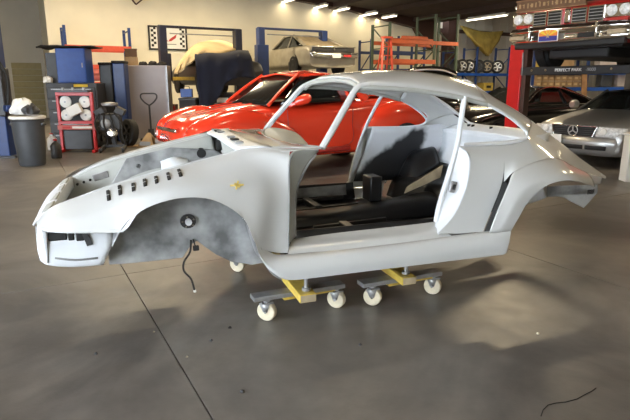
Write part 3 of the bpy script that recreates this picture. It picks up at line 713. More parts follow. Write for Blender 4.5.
# ------------------------------------------------------------------ red retro pickup
PY = math.radians(33.0)
pk = thing('pickup_car', 'glossy red retro roadster pickup with pontoon fenders behind the bare shell', 'car', (-2.25, 8.0, 0), PY)
deck = [(.06, .70, .45), (.20, .88, .58), (.50, .98, .63), (.95, 1.055, .68), (1.30, 1.095, .78), (1.55, 1.10, .86), (2.2, 1.12, .88), (2.9, 1.15, .88), (3.3, 1.18, .86), (4.2, 1.19, .82), (4.70, 1.12, .78), (4.82, .95, .70)]
rows = []
for x, z, wf in deck:
    w_ = .98 * wf; half = [(x, 0, z), (x, .5 * w_, z - .012), (x, .82 * w_, z - .045), (x, .96 * w_, z - .12), (x, w_, z - .32), (x, .98 * w_, .45), (x, .94 * w_, .30), (x, .6 * w_, .26), (x, 0, .26)]
    rows.append([V((a, -b, c)) for a, b, c in half])
g = crgrid(rows, 5, 3)
MB().loft([[p for p in r] + [V((p.x, -p.y, p.z)) for p in r[-2:0:-1]] for r in g]).build('body', 'red_paint', pk, smooth=60)
def pontoon(secs):
    b = MB(); rings = []
    cs = crv([V((x, yc, zc)) for x, yc, zc, ry, rz_ in secs], 4); rs = crv([V((ry, rz_, 0)) for x, yc, zc, ry, rz_ in secs], 4)
    for c, r in zip(cs, rs):
        ring = []
        for k in range(24):
            a = 2 * math.pi * k / 24; y = c.y + max(r.x, .01) * math.copysign(abs(math.cos(a)) ** .8, math.cos(a)); z = c.z + max(r.y, .01) * math.copysign(abs(math.sin(a)) ** .8, math.sin(a))
            ring.append(V((c.x, y, max(z, .36))))
        rings.append(ring)
    return b.loft(rings)
front = [(.10, -.66, .60, .10, .10), (.18, -.70, .64, .22, .20), (.40, -.75, .70, .26, .26), (.75, -.77, .76, .27, .29), (1.10, -.78, .74, .26, .28), (1.45, -.78, .66, .22, .24), (1.75, -.78, .58, .14, .16)]
rear = [(3.05, -.76, .62, .10, .14), (3.30, -.77, .70, .20, .26), (3.60, -.78, .76, .24, .32), (3.90, -.78, .78, .25, .34), (4.25, -.77, .76, .25, .32), (4.55, -.74, .70, .23, .26), (4.75, -.70, .64, .14, .16)]
for secs in (front, rear):
    for sg in (1, -1):
        q = pontoon(secs); (q if sg > 0 else q.mirror()).build('pontoon_fender', 'red_paint', pk, smooth=60)
for sg in (1, -1):
    for xw in (.85, 3.90):
        MB().cyl((xw, .80 * sg, .37), (xw, 1.035 * sg, .37), .385, n=28).build('wheel_arch', 'black_slot', pk)
        wheel(pk, (xw, .945 * sg, .36), (0, sg, 0), .36, .21, 'chrome')
# cabin
for nm, pts in (('windscreen', [(1.36, -.74, 1.09), (1.36, .74, 1.09), (1.98, .58, 1.53), (1.98, -.58, 1.53)]), ('rear_window', [(3.15, .70, 1.17), (3.15, -.70, 1.17), (2.92, -.56, 1.55), (2.92, .56, 1.55)])):
    qpatch(*pts, .04, 6).build(nm, 'glass_dark', pk, solid=.01)
for sg in (1, -1):
    q = qpatch((1.55, .80 * sg, 1.10), (2.85, .80 * sg, 1.14), (2.74, .60 * sg, 1.53), (2.02, .60 * sg, 1.53), .0, 4); q.build('side_window', 'glass_dark', pk, solid=.01)
    MB().tube(crv([(1.36, .76 * sg, 1.09), (1.66, .68 * sg, 1.33), (1.98, .59 * sg, 1.545)], 4), .027, 8).build('windscreen_pillar', 'red_paint', pk)
    MB().tube(crv([(3.20, .76 * sg, 1.15), (3.0, .68 * sg, 1.38), (2.86, .60 * sg, 1.545)], 4), .075, 8).build('rear_pillar', 'red_paint', pk)
    MB().tube(crv([(2.86, .80 * sg, 1.13), (2.80, .70 * sg, 1.33), (2.72, .60 * sg, 1.54)], 4), .035, 8).build('door_pillar', 'red_paint', pk)
    # door outline, handle, mirror
    o = [(1.62, .872, 1.02), (1.66, .875, .62), (1.78, .872, .44), (2.78, .872, .44), (2.84, .875, .80), (2.86, .868, 1.03)]
    MB().tube(crv([(x, y * sg, z) for x, y, z in o], 5), .006, 6).build('door_seam', 'red_dark', pk)
    h = MB().lathe([(.03, -.01), (.055, 0), (.055, .012), (.03, .02)], (2.64, .862 * sg, .95), (0, sg, 0), 16).build('handle_cup', 'chrome', pk)
    MB().bar((2.57, .885 * sg, .95), (2.71, .885 * sg, .96), .02, .03).build('door_handle', 'red_paint', pk, bevel=.008)
    MB().lathe([(.01, -.14), (.05, -.12), (.075, -.05), (.08, .04), (.055, .11), (.02, .13)], (1.83, .99 * sg, 1.17), (.75, .55 * sg, .35), 16).build('mirror', 'red_paint', pk)
    MB().bar((1.66, .84 * sg, 1.08), (1.80, .95 * sg, 1.14), .06, .06).build('mirror_arm', 'red_paint', pk, bevel=.015)
    MB().box((2.2, .83 * sg, .37), (1.25, .10, .09)).build('running_board', 'red_dark', pk, bevel=.03)
    MB().lathe([(.11, 0), (.10, .03), (.05, .05)], (.155, .70 * sg, .67), (-1, .2 * sg, .25), 20).build('headlamp', 'glass_lamp', pk)
MB().patch([[(1.93, -.60, 1.525), (1.96, 0, 1.575), (1.93, .60, 1.525)], [(2.40, -.63, 1.56), (2.40, 0, 1.625), (2.40, .63, 1.56)], [(2.95, -.60, 1.53), (2.95, 0, 1.585), (2.95, .60, 1.53)]], 5, 6).build('roof', 'red_paint', pk, solid=.03)
MB().patch([[(.14, -.80, .56), (.0, -.45, .57), (-.05, 0, .57), (.0, .45, .57), (.14, .80, .56)], [(.13, -.80, .50), (-.01, -.45, .50), (-.06, 0, .50), (-.01, .45, .50), (.13, .80, .50)], [(.15, -.78, .42), (.02, -.45, .41), (-.03, 0, .41), (.02, .45, .41), (.15, .78, .42)]], 3, 6).build('bumper', 'silver_paint', pk, solid=.03)
MB().bar((.05, -.42, .74), (.05, .42, .74), .04, .05).build('grille_bar', 'chrome', pk, bevel=.015)
for x0, x1, y in ((.5, 1.28, .0), (.62, 1.28, -.36), (.62, 1.28, .36)):
    MB().tube(crv([(x0, y * .8, 1.0 + .0), ((x0 + x1) / 2, y * .95, 1.063), (x1, y, 1.105)], 4), .008, 6).build('bonnet_crease', 'red_paint', pk)
MB().box((4.0, 0, 1.205), (1.35, 1.1, .02)).build('bed_cover', 'red_paint', pk, bevel=.01)
# ------------------------------------------------------------------ silver roadster parked under the lift
HY = math.radians(35.0)
ms = gcar('roadster_car', 'silver roadster with star emblem grille parked under the raised red car', (4.52, 9.35, 0), HY, 4.47, 1.81,
          [(.0, .56, .80), (.06, .70, .90), (.30, .775, .97), (.9, .86, 1.0), (1.45, .93, 1.0), (2.1, .95, 1.0), (3.3, .96, 1.0), (4.2, .93, .95), (4.45, .80, .85)],
          (1.45, 2.05, 2.95, 3.55, .90, 1.27), 'silver_paint', (.85, 3.36), roofmat='black_cloth')
def fr_grille(t, x, zc, wt, wb2, h, slats, mframe, mback, mslat='dark_steel'):
    z0, z1 = zc - h / 2, zc + h / 2
    f = lambda u, v_, w_: (x + w_ + .18 * (v_ - zc), u, v_)
    MB().prism([(-wb2 / 2, z0), (wb2 / 2, z0), (wt / 2, z1), (-wt / 2, z1)], -.012, .02, f).build('grille_back', mback, t)
    for p, q in (((-wb2 / 2, z0), (wb2 / 2, z0)), ((wb2 / 2, z0), (wt / 2, z1)), ((wt / 2, z1), (-wt / 2, z1)), ((-wt / 2, z1), (-wb2 / 2, z0))):
        MB().bar(f(*p, -.02), f(*q, -.02), .03, .02).build('grille_frame', mframe, t, bevel=.006)
    for k in range(slats):
        z = z0 + h * (k + 1) / (slats + 1); wd = wb2 + (wt - wb2) * (k + 1) / (slats + 1)
        MB().bar(f(-wd / 2, z, -.018), f(wd / 2, z, -.018), .012, .010).build('grille_slat', mslat, t)
fr_grille(ms, -.035, .615, .80, .68, .17, 4, 'chrome', 'black_slot')
st = MB(); ring = [V((-.075, .085 * math.cos(a), .62 + .085 * math.sin(a))) for a in [2 * math.pi * k / 24 for k in range(25)]]
st.tube(ring, .008, 6).build('emblem_ring', 'aluminium', ms)
for k in range(3):
    a = math.pi / 2 + k * 2 * math.pi / 3
    MB().bar((-.077, 0, .62), (-.077, .082 * math.cos(a), .62 + .082 * math.sin(a)), .018, .016).build('emblem_point', 'aluminium', ms)
for sg in (1, -1):
    hl = MB().patch([[(-.025, .42 * sg, .705), (-.005, .60 * sg, .70), (.12, .82 * sg, .69)], [(-.055, .40 * sg, .62), (-.03, .60 * sg, .615), (.09, .83 * sg, .61)], [(-.055, .385 * sg, .545), (-.03, .60 * sg, .54), (.09, .82 * sg, .54)]], 4, 5).build('headlamp', 'glass_lamp', ms, solid=.03)
    MB().lathe([(.055, 0), (.05, .02), (.01, .03)], (-.045, .52 * sg, .625), (-1, 0, .1), 18).build('lamp_lens', 'white_plastic', hl)
    MB().lathe([(.05, -.09), (.085, -.05), (.09, .03), (.05, .08)], (1.62, .98 * sg, 1.0), (1, 0, 0), 14).build('mirror', 'silver_paint', ms)
MB().patch([[(.17, -.86, .52), (-.02, -.62, .525), (-.085, 0, .53), (-.02, .62, .525), (.17, .86, .52)], [(.15, -.88, .43), (-.05, -.63, .43), (-.12, 0, .43), (-.05, .63, .43), (.15, .88, .43)], [(.16, -.87, .30), (-.03, -.62, .29), (-.09, 0, .29), (-.03, .62, .29), (.16, .87, .30)], [(.22, -.82, .22), (.05, -.60, .21), (.0, 0, .21), (.05, .60, .21), (.22, .82, .22)]], 4, 6).build('bumper', 'silver_paint', ms, solid=.02)
MB().patch([[(-.07, -.60, .39), (-.10, -.3, .39), (-.128, 0, .39), (-.10, .3, .39), (-.07, .60, .39)], [(-.06, -.59, .32), (-.09, -.3, .32), (-.118, 0, .32), (-.09, .3, .32), (-.06, .59, .32)]], 2, 6).build('air_intake', 'black_slot', ms, solid=.012, offset=1.)
for y in (-.25, .25): MB().box((-.122, y, .355), (.03, .03, .07)).build('intake_divider', 'silver_paint', ms)
MB().box((-.14, .30, .47), (.012, .32, .15), rz=-.11).build('licence_plate', 'white_paper', ms, bevel=.003)
MB().bar((1.40, -.15, .945), (1.75, -.55, 1.10), .02, .015).build('wiper', 'rubber', ms)
# ------------------------------------------------------------------ black coupe behind it
black_car = gcar('coupe_car', 'glossy black coupe behind the red lift post', (2.7, 11.7, 0), math.radians(25), 4.6, 1.85,
     [(.0, .58, .75), (.1, .72, .9), (.6, .85, 1.0), (1.5, .95, 1.0), (2.4, .97, 1.0), (3.6, 1.0, 1.0), (4.3, 1.0, .95), (4.58, .82, .85)],
     (1.45, 2.2, 2.95, 4.0, .93, 1.31), 'black_paint', (.9, 3.6))
for sg in (1, -1):
    MB().tube(crv([(1.62, -.80 * 1, .955), (2.25, -.625, 1.29), (2.9, -.625, 1.30), (3.75, -.78, 1.0), (3.3, -.83, .965), (1.62, -.825, .955)] if sg > 0 else [(1.62, .80, .955), (2.25, .625, 1.29), (2.9, .625, 1.30), (3.75, .78, 1.0)], 5), .012, 6).build('window_trim', 'chrome', black_car)
    MB().bar((3.35, -.935 * sg, .85), (3.5, -.935 * sg, .85), .02, .025).build('door_handle', 'chrome', black_car)
gcar('saloon_car', 'dull olive-black saloon parked behind the silver roadster', (7.7, 15.3, 0), math.radians(4), 4.7, 1.85,
     [(.0, .60, .8), (.1, .75, .92), (.7, .9, 1.0), (1.5, 1.0, 1.0), (3.6, 1.03, 1.0), (4.4, 1.0, .95), (4.68, .85, .85)],
     (1.5, 2.15, 3.1, 3.8, .98, 1.38), 'olive_paint', (.9, 3.7))
# black off-roader seen over the roof of the shell
p = at(428, 84, 14.5)
suv = gcar('off_roader', 'black off-roader with pale windscreen banner beyond the shell roof', (p.x, p.y, 0), math.radians(78), 4.5, 1.85,
     [(.0, .85, .85), (.1, 1.0, .95), (.5, 1.08, 1.0), (1.2, 1.15, 1.0), (2.5, 1.18, 1.0), (4.3, 1.18, .97), (4.48, 1.0, .92)],
     (1.2, 1.6, 4.1, 4.4, 1.12, 1.82), 'black_paint', (.85, 3.5), rwheel=.38)
MB().patch([[(1.445, -.78, 1.66), (1.36, -.42, 1.79), (1.32, 0, 1.825), (1.36, .42, 1.79), (1.445, .78, 1.66)], [(1.44, -.78, 1.62), (1.355, -.42, 1.75), (1.315, 0, 1.785), (1.355, .42, 1.75), (1.44, .78, 1.62)]], 2, 6).build('windscreen_banner', 'crate_grey', suv, solid=.008, offset=0.)
MB().patch([[(1.46, -.80, 1.66), (1.38, -.45, 1.79), (1.34, 0, 1.83), (1.38, .45, 1.79), (1.46, .80, 1.66)], [(1.60, -.82, 1.74), (1.56, -.45, 1.87), (1.54, 0, 1.91), (1.56, .45, 1.87), (1.60, .82, 1.74)]], 3, 5).build('roof_visor', 'black_paint', suv, solid=.02)
# dark coupe beyond the pickup's nose
p = at(243, 84, 15.9)
gcar('hatchback_car', 'dark green car with pale bonnet edge beyond the red pickup bonnet', (p.x, p.y, 0), math.radians(8), 4.3, 1.75,
     [(.0, .60, .8), (.1, .75, .92), (.7, .9, 1.0), (1.4, .98, 1.0), (3.6, 1.0, 1.0), (4.1, .95, .95), (4.28, .85, .85)],
     (1.4, 2.0, 3.0, 3.7, .96, 1.36), 'olive_paint', (.85, 3.4))
# ------------------------------------------------------------------ two-post lifts
def two_post(pl, pr, d, ztop, m, label, wide, zc, armm='yellow_steel'):
    sl_, sr_ = onw(pl, 60, d)[0], onw(pr, 60, d)[0]
    t = thing('two_post_lift', label, 'car lift', R((sl_ + sr_) / 2, d), ROTB); hw = (sr_ - sl_) / 2
    for sg in (-1, 1):
        MB().box((hw * sg, 0, (ztop + .10) / 2), (wide, .30, ztop + .10)).build('post', m, t, bevel=.02)
        MB().box((hw * sg, 0, .015), (.5, .6, .03)).build('base_plate', 'dark_steel', t)
        ca = MB().box(((hw - wide * .5 - .04) * sg, 0, zc - .05), (.10, .34, .8)).build('carriage', m, t, bevel=.02)
        for yy in (-1.0, 1.0):
            MB().bar(((hw - .25) * sg, yy * .15, zc - .38), ((hw - 1.0) * sg, yy, zc - .38), .12, .10).build('swing_arm', armm, t, bevel=.01)
            MB().cyl(((hw - 1.0) * sg, yy, zc - .33), ((hw - 1.0) * sg, yy, zc - .18), .06, n=12).build('arm_pad', 'rubber', t)
    MB().box((0, 0, ztop + .08), (hw * 2 + wide, .12, .07)).build('overhead_beam', m, t, bevel=.015)
    MB().tube([(-hw + .2, -.12, ztop - .12), (hw - .2, -.12, ztop - .12)], .02, 6).build('limit_bar', 'grey_steel', t)
    return t, hw
D1 = 5.0
z1 = onw(164, 25, D1)[1]
two_post(163.5, 238, D1, z1 - .12, 'navy_steel', 'dark navy two-post lift carrying the cloth-cloth-covered car', .22, onw(190, 66, D1)[1])
D2 = 4.0
z2 = onw(260, 27, D2)[1]
lift2, hw2 = two_post(261, 323, D2, z2 - .12, 'blue_steel', 'blue two-post lift carrying the silver muscle car', .22, onw(262, 66, D2)[1], 'blue_steel')
MB().box((-hw2 - .02, -.12, 1.35), (.42, .30, 2.7)).build('power_unit_column', 'blue_steel', lift2, bevel=.02)
# near lift post at the left edge
p = at(1, 84, 10.5); t = thing('lift_post', 'tall blue lift post with pale lettering beside the rubbish bin', 'lift post', (p.x, p.y, 0), .1)
MB().box((-.06, 0, 1.9), (.26, .30, 3.8)).build('post', 'blue_steel', t, bevel=.02)
MB().box((-.06, 0, .02), (.5, .5, .04)).build('base_plate', 'dark_steel', t)
MB().box((-.04, -.16, 2.15), (.20, .02, .10)).build('orange_band', 'orange_print', t)
for k in range(9): MB().box((.02, -.165, 2.05 - k * .085), (.09, .012, .035)).build('lettering_block', 'grey_print' if k % 3 else 'white_paper', t)
MB().box((.04, -.10, 1.25), (.22, .34, .9)).build('carriage', 'dark_steel', t, bevel=.03)
MB().bar((.10, -.15, .95), (.26, -.32, .95), .16, .12).build('arm', 'blue_steel', t, bevel=.02)
MB().tube(crv([(.05, -.2, 1.9), (.22, -.22, 1.5), (.16, -.22, .9)], 5), .03, 8).build('hose', 'rubber', t)
# ------------------------------------------------------------------ silver muscle car on the blue lift
rzt = math.atan2(-AD.y, -AD.x)     # nose away, tail to the room
sC = onw(291, 55, 2.0)[0]
zt = onw(330, 66, 5.0)[1] - .28
mc = gcar('muscle_car', 'dusty silver fastback muscle car raised on the blue lift, tail outward', R(sC - .1, .55, zt), rzt, 4.9, 1.92,
     [(.0, .62, .9), (.12, .82, .97), (.9, .92, 1.0), (1.8, .96, 1.0), (3.0, .96, 1.02), (4.0, .97, 1.0), (4.72, .93, .96), (4.88, .72, .93)],
     (1.75, 2.35, 3.1, 4.35, .93, 1.36), 'primer_silver', (.95, 3.75), rim='dark_steel')
for o in mc.children:
    if o.name.startswith('rear_window'): o.data.materials[0] = MATS['bare_tan']
MB().box((4.90, 0, .80), (.06, 1.66, .16)).build('tail_panel', 'dark_steel', mc, bevel=.02)
MB().box((4.94, 0, .88), (.03, 1.70, .035)).build('tail_trim', 'chrome', mc, bevel=.008)
for sg in (1, -1):
    MB().box((4.93, .62 * sg, .79), (.05, .36, .09))  .build('tail_lamp', 'dark_steel', mc, bevel=.01)
    MB().box((4.96, .80 * sg, .66), (.10, .28, .10)).build('bumper_end', 'chrome', mc, bevel=.02)
MB().box((4.98, 0, .60), (.09, 1.80, .14)).build('bumper', 'chrome', mc, bevel=.03)
MB().box((5.035, .05, .60), (.012, .32, .15)).build('licence_plate', 'white_paper', mc)
MB().box((5.035, .48, .60), (.012, .30, .07)).build('bumper_sticker', 'red_print', mc)
MB().cyl((4.965, 0, .80), (4.94, 0, .80), .03).build('tail_emblem', 'chrome', mc)
# ------------------------------------------------------------------ car under cloths on the navy lift
sC = onw(214, 60, 5.0)[0]; zt = onw(200, 72, D1)[1] - .62
gcar('covered_car', 'dark car raised on the navy lift beneath the dust cloths', R(sC - .05, 2.9, zt), rzt, 4.3, 1.65,
     [(.0, .60, .9), (.12, .78, .97), (1.0, .88, 1.0), (3.2, .92, 1.0), (4.1, .90, .96), (4.28, .72, .93)],
     (1.5, 2.1, 2.9, 3.6, .90, 1.10), 'dark_steel', (.85, 3.3), rwheel=.30, rim='dark_steel')
def cloth(name, rows, m, label, amp=.05):
    g = crgrid([[onp(*p) for p in r] for r in rows], 5, 5)
    for i, r in enumerate(g):
        for j, q in enumerate(r): r[j] = q - AD * (amp * math.sin(j * 1.3 + .25 * i) * (i / len(g)) + amp * .4 * math.sin(j * .7 + i * .9))
    return tag(MB().grid(g).build(name, m, smooth=80, solid=.03), label, 'cloth')
cloth('dust_cloth', [[(184, 60, 3.2), (191, 48, 3.0), (206, 41, 2.9), (223, 40.5, 2.9), (238, 47, 3.0)],
                     [(180, 64, 5.0), (188, 50, 5.0), (200, 42.5, 5.0), (217, 43, 5.0), (236, 49, 5.0)],
                     [(176, 68, 7.2), (183, 58, 7.3), (194, 49, 7.4), (208, 48, 7.4), (226, 52, 7.4)],
                     [(174, 73, 7.6), (179, 73, 7.7), (186, 66, 7.8), (197, 60, 7.8), (212, 60, 7.8)]], 'tan_cloth', 'tan dust cloth draped over the car on the navy lift')
cloth('moving_blanket', [[(197, 51, 6.6), (209, 51.5, 6.6), (224, 52, 6.6), (238, 50, 6.6), (248, 50.5, 6.6)],
                         [(194.5, 56, 7.9), (208, 55, 8.0), (224, 55, 8.0), (239, 53, 8.0), (250, 54, 7.9)],
                         [(197, 78, 8.1), (210, 78, 8.25), (224, 72, 8.25), (240, 68, 8.25), (254, 67, 8.1)],
                         [(201, 109, 8.1), (213, 106, 8.3), (226, 84, 8.3), (241, 77, 8.3), (257, 79, 8.1)]], 'navy_cloth', 'dark navy moving blanket hanging over the tail of the covered car')
# ------------------------------------------------------------------ four-post storage lift and the raised red car
LA, HD = V((math.sin(math.radians(35)), -math.cos(math.radians(35)), 0)), V((math.cos(math.radians(35)), math.sin(math.radians(35)), 0))
fp = at(517, 84, 10.2); fp.z = 0
lf = thing('four_post_lift', 'black four-post storage lift with red post holding the raised red car', 'car lift', fp, math.radians(-55))
# local x = across (towards the white post), local y = away along the parked cars
for x, y, m in ((0, 0, 'red_post'), (2.55, 0, 'red_post'), (0, 4.4, 'dark_steel'), (2.55, 4.4, 'dark_steel')):
    MB().box((x, y, 1.05), (.27, .20, 2.10)).build('post', m, lf, bevel=.012)
    MB().box((x + (.18 if x < 1 else -.18), y, 1.05), (.09, .16, 2.05)).build('post_channel', 'brown_steel', lf, bevel=.01)
    MB().box((x, y, .01), (.4, .36, .02)).build('base_plate', 'dark_steel', lf)
    MB().tube(crv([(x + .14, y - .1, 1.95), (x + .17, y - .13, 1.75), (x + .15, y - .1, 1.55)], 4), .012, 6).build('cable_loop', 'grey_steel', lf)
for y in (0, 4.4): MB().box((1.275, y - .02, 1.625), (2.35, .16, .14)).build('crossbeam', 'black_print', lf, bevel=.012)
for x in (.55, 2.0): MB().box((x, 2.2, 1.65), (.48, 4.18, .075)).build('runway', 'black_print', lf, bevel=.01)
for x in (.35, .62, 1.75, 2.1): MB().cyl((x, -.11, 1.635), (x, -.095, 1.635), .018, n=10).build('bolt', 'chrome', lf)
text('beam_lettering', 'PERFECT PARK', .072, 'white_paper', lf, frameM((1.03, -.105, 1.63), (1, 0, 0), (0, 0, 1)))
text('beam_lettering', '-9000', .072, 'grey_print', lf, frameM((1.42, -.105, 1.63), (1, 0, 0), (0, 0, 1)))
RB = 1.69
rc_loc = fp + LA * 1.27 - HD * .60
rc = gcar('raised_car', 'red seventies coupe with chrome bumper raised on the four-post lift', (rc_loc.x, rc_loc.y, RB), math.atan2(HD.y, HD.x), 5.2, 1.95,
     [(.0, .80, .93), (.05, .90, .96), (.25, .97, 1.0), (1.0, 1.02, 1.0), (1.9, 1.05, 1.0), (3.6, 1.06, 1.0), (4.8, 1.0, .97), (5.18, .85, .93)],
     (1.9, 2.45, 3.4, 4.1, 1.02, 1.42), 'red_dark', (1.0, 3.9), base=.30, rwheel=.34)
# in this car's frame +y runs towards the red post
MB().box((2.4, 0, .29), (4.4, 1.5, .05)).build('underbody', 'black_print', rc)
MB().box((2.3, 0, .20), (4.0, 1.0, .16)).build('drivetrain', 'black_print', rc, bevel=.03)
MB().box((-.035, 0, .335), (.10, 1.82, .12)).build('valance', 'black_print', rc, bevel=.02)
MB().bar((1.0, -.7, .34), (1.0, .7, .34), .14, .12).build('front_axle', 'black_print', rc)
MB().box((-.03, 0, .73), (.08, 1.84, .26)).build('front_fascia', 'red_dark', rc, bevel=.02)
for sg in (1, -1):
    MB().box((-.065, .77 * sg, .75), (.06, .40, .19)).build('lamp_bezel', 'chrome', rc, bevel=.01)
    for y in (.68, .87):
        MB().lathe([(.082, 0), (.075, .02), (.03, .04)], (-.095, y * sg, .755), (-1, 0, 0), 18).build('headlamp', 'glass_lamp', rc)
    for yc in (.20, .46):
        MB().box((-.075, yc * sg, .73), (.03, .22, .20)).build('grille_back', 'black_slot', rc)
        for dz in (-.105, .105): MB().box((-.095, yc * sg, .73 + dz), (.03, .235, .014)).build('grille_frame', 'chrome', rc)
        for dy in (-.112, .112): MB().box((-.095, yc * sg + dy, .73), (.03, .014, .22)).build('grille_frame', 'chrome', rc)
        for k in range(4): MB().box((-.092, yc * sg, .66 + k * .046), (.02, .21, .010)).build('grille_slat', 'grey_steel', rc)
    MB().box((-.19, .55 * sg, .505), (.09, .035, .24)).build('bumper_guard', 'chrome', rc, bevel=.012)
    MB().box((-.16, .82 * sg, .45), (.05, .26, .07)).build('turn_lamp', 'bare_tan', rc, bevel=.01)
    MB().box((-.15, .37 * sg, .43), (.04, .26, .07)).build('bumper_slot', 'black_slot', rc, bevel=.008)
MB().box((-.065, 0, .74), (.07, .10, .22)).build('nose_peak', 'chrome', rc, bevel=.02)
MB().patch([[(.20, -1.0, .60), (-.10, -.92, .605), (-.17, 0, .61), (-.10, .92, .605), (.20, 1.0, .60)], [(.17, -1.02, .54), (-.14, -.94, .54), (-.21, 0, .54), (-.14, .94, .54), (.17, 1.02, .54)], [(.20, -1.01, .48), (-.09, -.93, .475), (-.155, 0, .47), (-.09, .93, .475), (.20, 1.01, .48)], [(.19, -1.01, .39), (-.10, -.92, .385), (-.165, 0, .38), (-.10, .92, .385), (.19, 1.01, .39)], [(.22, -.98, .35), (-.02, -.9, .34), (-.08, 0, .34), (-.02, .9, .34), (.22, .98, .35)]], 4, 6).build('bumper', 'chrome', rc, solid=.02)
# flag plate: rays over a blue field with a copper star
pl = MB().box((-.235, .20, .455), (.012, .34, .18)).build('licence_plate', 'white_paper', rc, bevel=.004)
MB().box((-.243, .20, .41), (.006, .31, .075)).build('plate_field', 'navy_print', pl)
cz, cy = .448, .20
for k in range(9):
    a0, a1 = math.pi * k / 9, math.pi * (k + 1) / 9
    def edge(a):
        dx, dz = math.cos(a), math.sin(a); q = min(.155 / max(abs(dx), 1e-6), .085 / max(abs(dz), 1e-6)); return (cy + dx * q, cz + dz * q)
    (y0, z0), (y1, z1_) = edge(a0), edge(a1)
    MB().prism([(cy, cz), (y0, z0), (y1, z1_)], -.247, -.241, lambda u, v_, w_: (w_, u, v_)).build('plate_ray', 'orange_print' if k % 2 == 0 else 'yellow_print', pl, smooth=0)
MB().prism([(cy + (.04 if k % 2 == 0 else .016) * math.sin(k * math.pi / 5), .447 + (.04 if k % 2 == 0 else .016) * math.cos(k * math.pi / 5)) for k in range(10)], -.252, -.246, lambda u, v_, w_: (w_, u, v_)).build('plate_star', 'bare_tan', pl, smooth=0)
# lettered board lying across the bonnet of the raised car
sg_ = thing('sign_board', 'dark wooden sign board with pale lettering on the raised red bonnet', 'sign', (rc_loc.x - HD.x * .16, rc_loc.y - HD.y * .16, RB + .865), math.atan2(HD.y, HD.x))
MB().box((.10, .33, .10), (.03, 1.20, .17)).build('board', 'cardboard_dark', sg_, bevel=.006)
for dz in (.015, .185): MB().box((.095, .33, dz), (.045, 1.22, .015)).build('board_edge', 'wood', sg_)
for k in range(15):
    hh = .055 + .03 * random.random()
    MB().box((.08, .86 - k * .073, .10), (.01, .018 if k % 3 else .036, hh)).build('lettering_block', 'cardboard', sg_)
    if k % 2: MB().box((.08, .875 - k * .073, .10 + .02 * (k % 3)), (.01, .03, .014)).build('lettering_block', 'cardboard', sg_)
# ================================================================== RACKS, SHELVES, CLUTTER
def rack(name, label, pxs, d, dep, ztops, m_up, beams, m_beam, group=None, braces=True):
    """upright frames at given pixel columns; beams = list of (frame_a, frame_b, z)"""
    ss = [onw(px, 60, d)[0] for px in pxs]
    t = thing(name, label, 'rack', R(ss[0], d), ROTB, group)
    for s, zt_ in zip(ss, ztops):
        x = s - ss[0]
        for y in (0, dep): MB().box((x, y, zt_ / 2), (.09, .08, zt_)).build('upright', m_up, t, bevel=.006)
        if braces:
            z = .3; k = 0
            while z + .8 < zt_:
                MB().bar((x, 0, z), (x, dep, z), .04, .04).build('frame_strut', m_up, t)
                MB().bar((x, 0 if k % 2 else dep, z), (x, dep if k % 2 else 0, z + .8), .035, .035).build('frame_brace', m_up, t); z += .8; k += 1
            MB().bar((x, 0, zt_ - .1), (x, dep, zt_ - .1), .04, .04).build('frame_strut', m_up, t)
    for a, b, z, h in beams:
        for y in (-.03, dep + .03):
            MB().box(((ss[a] + ss[b]) / 2 - ss[0], y, z), (abs(ss[b] - ss[a]) + .06, .06, h)).build('beam', m_beam, t, bevel=.005)
    return t, ss
# left pallet rack on the cream wall
d = 1.6; zt = onw(66, 25, d)[1]
zb1, zb2, zb3 = onw(110, 48.5, d)[1], onw(105, 67, d)[1], onw(100, 84, d)[1]
rk1, ssl = rack('pallet_rack', 'pallet rack with blue uprights and red beams on the cream wall', (67, 131), d, 1.0, (zt, zt), 'blue_steel', [(0, 1, zb1, .16), (0, 1, zb2, .14), (0, 1, zb3, .14)], 'red_beam')
# bundle lying on it
bb = MB(); c0 = onp(97, 77, 1.3)
def lump(name, c, r, m, label, cat, seed=1, n=14, sq=(1, 1, 1), group=None):
    rnd = random.Random(seed); ph = [rnd.random() * 6 for _ in range(6)]; g = []
    for i in range(n + 1):
        th = math.pi * i / n; row = []
        for j in range(2 * n + 1):
            a = 2 * math.pi * j / (2 * n)
            q = r * (1 + .16 * math.sin(3 * a + ph[0]) * math.sin(th) + .12 * math.sin(5 * th + ph[1] + 2 * a) + .07 * math.sin(7 * a + ph[2]) * math.sin(th))
            row.append(V((q * math.sin(th) * math.cos(a) * sq[0], q * math.sin(th) * math.sin(a) * sq[1], max(q * math.cos(th) * sq[2], -.45 * r * sq[2]))) + V(c))
        g.append(row)
    o = MB().grid(g).build(name, m, smooth=70)
    if label: tag(o, label, cat, group)
    return o
lump('cloth_bundle', V((c0.x, c0.y, zb3 + .07 + .16)), .36, 'pink_cloth', 'pink and cream cloth bundle on the lowest red rack beam', 'cloth', 3, sq=(1.1, .7, .8))
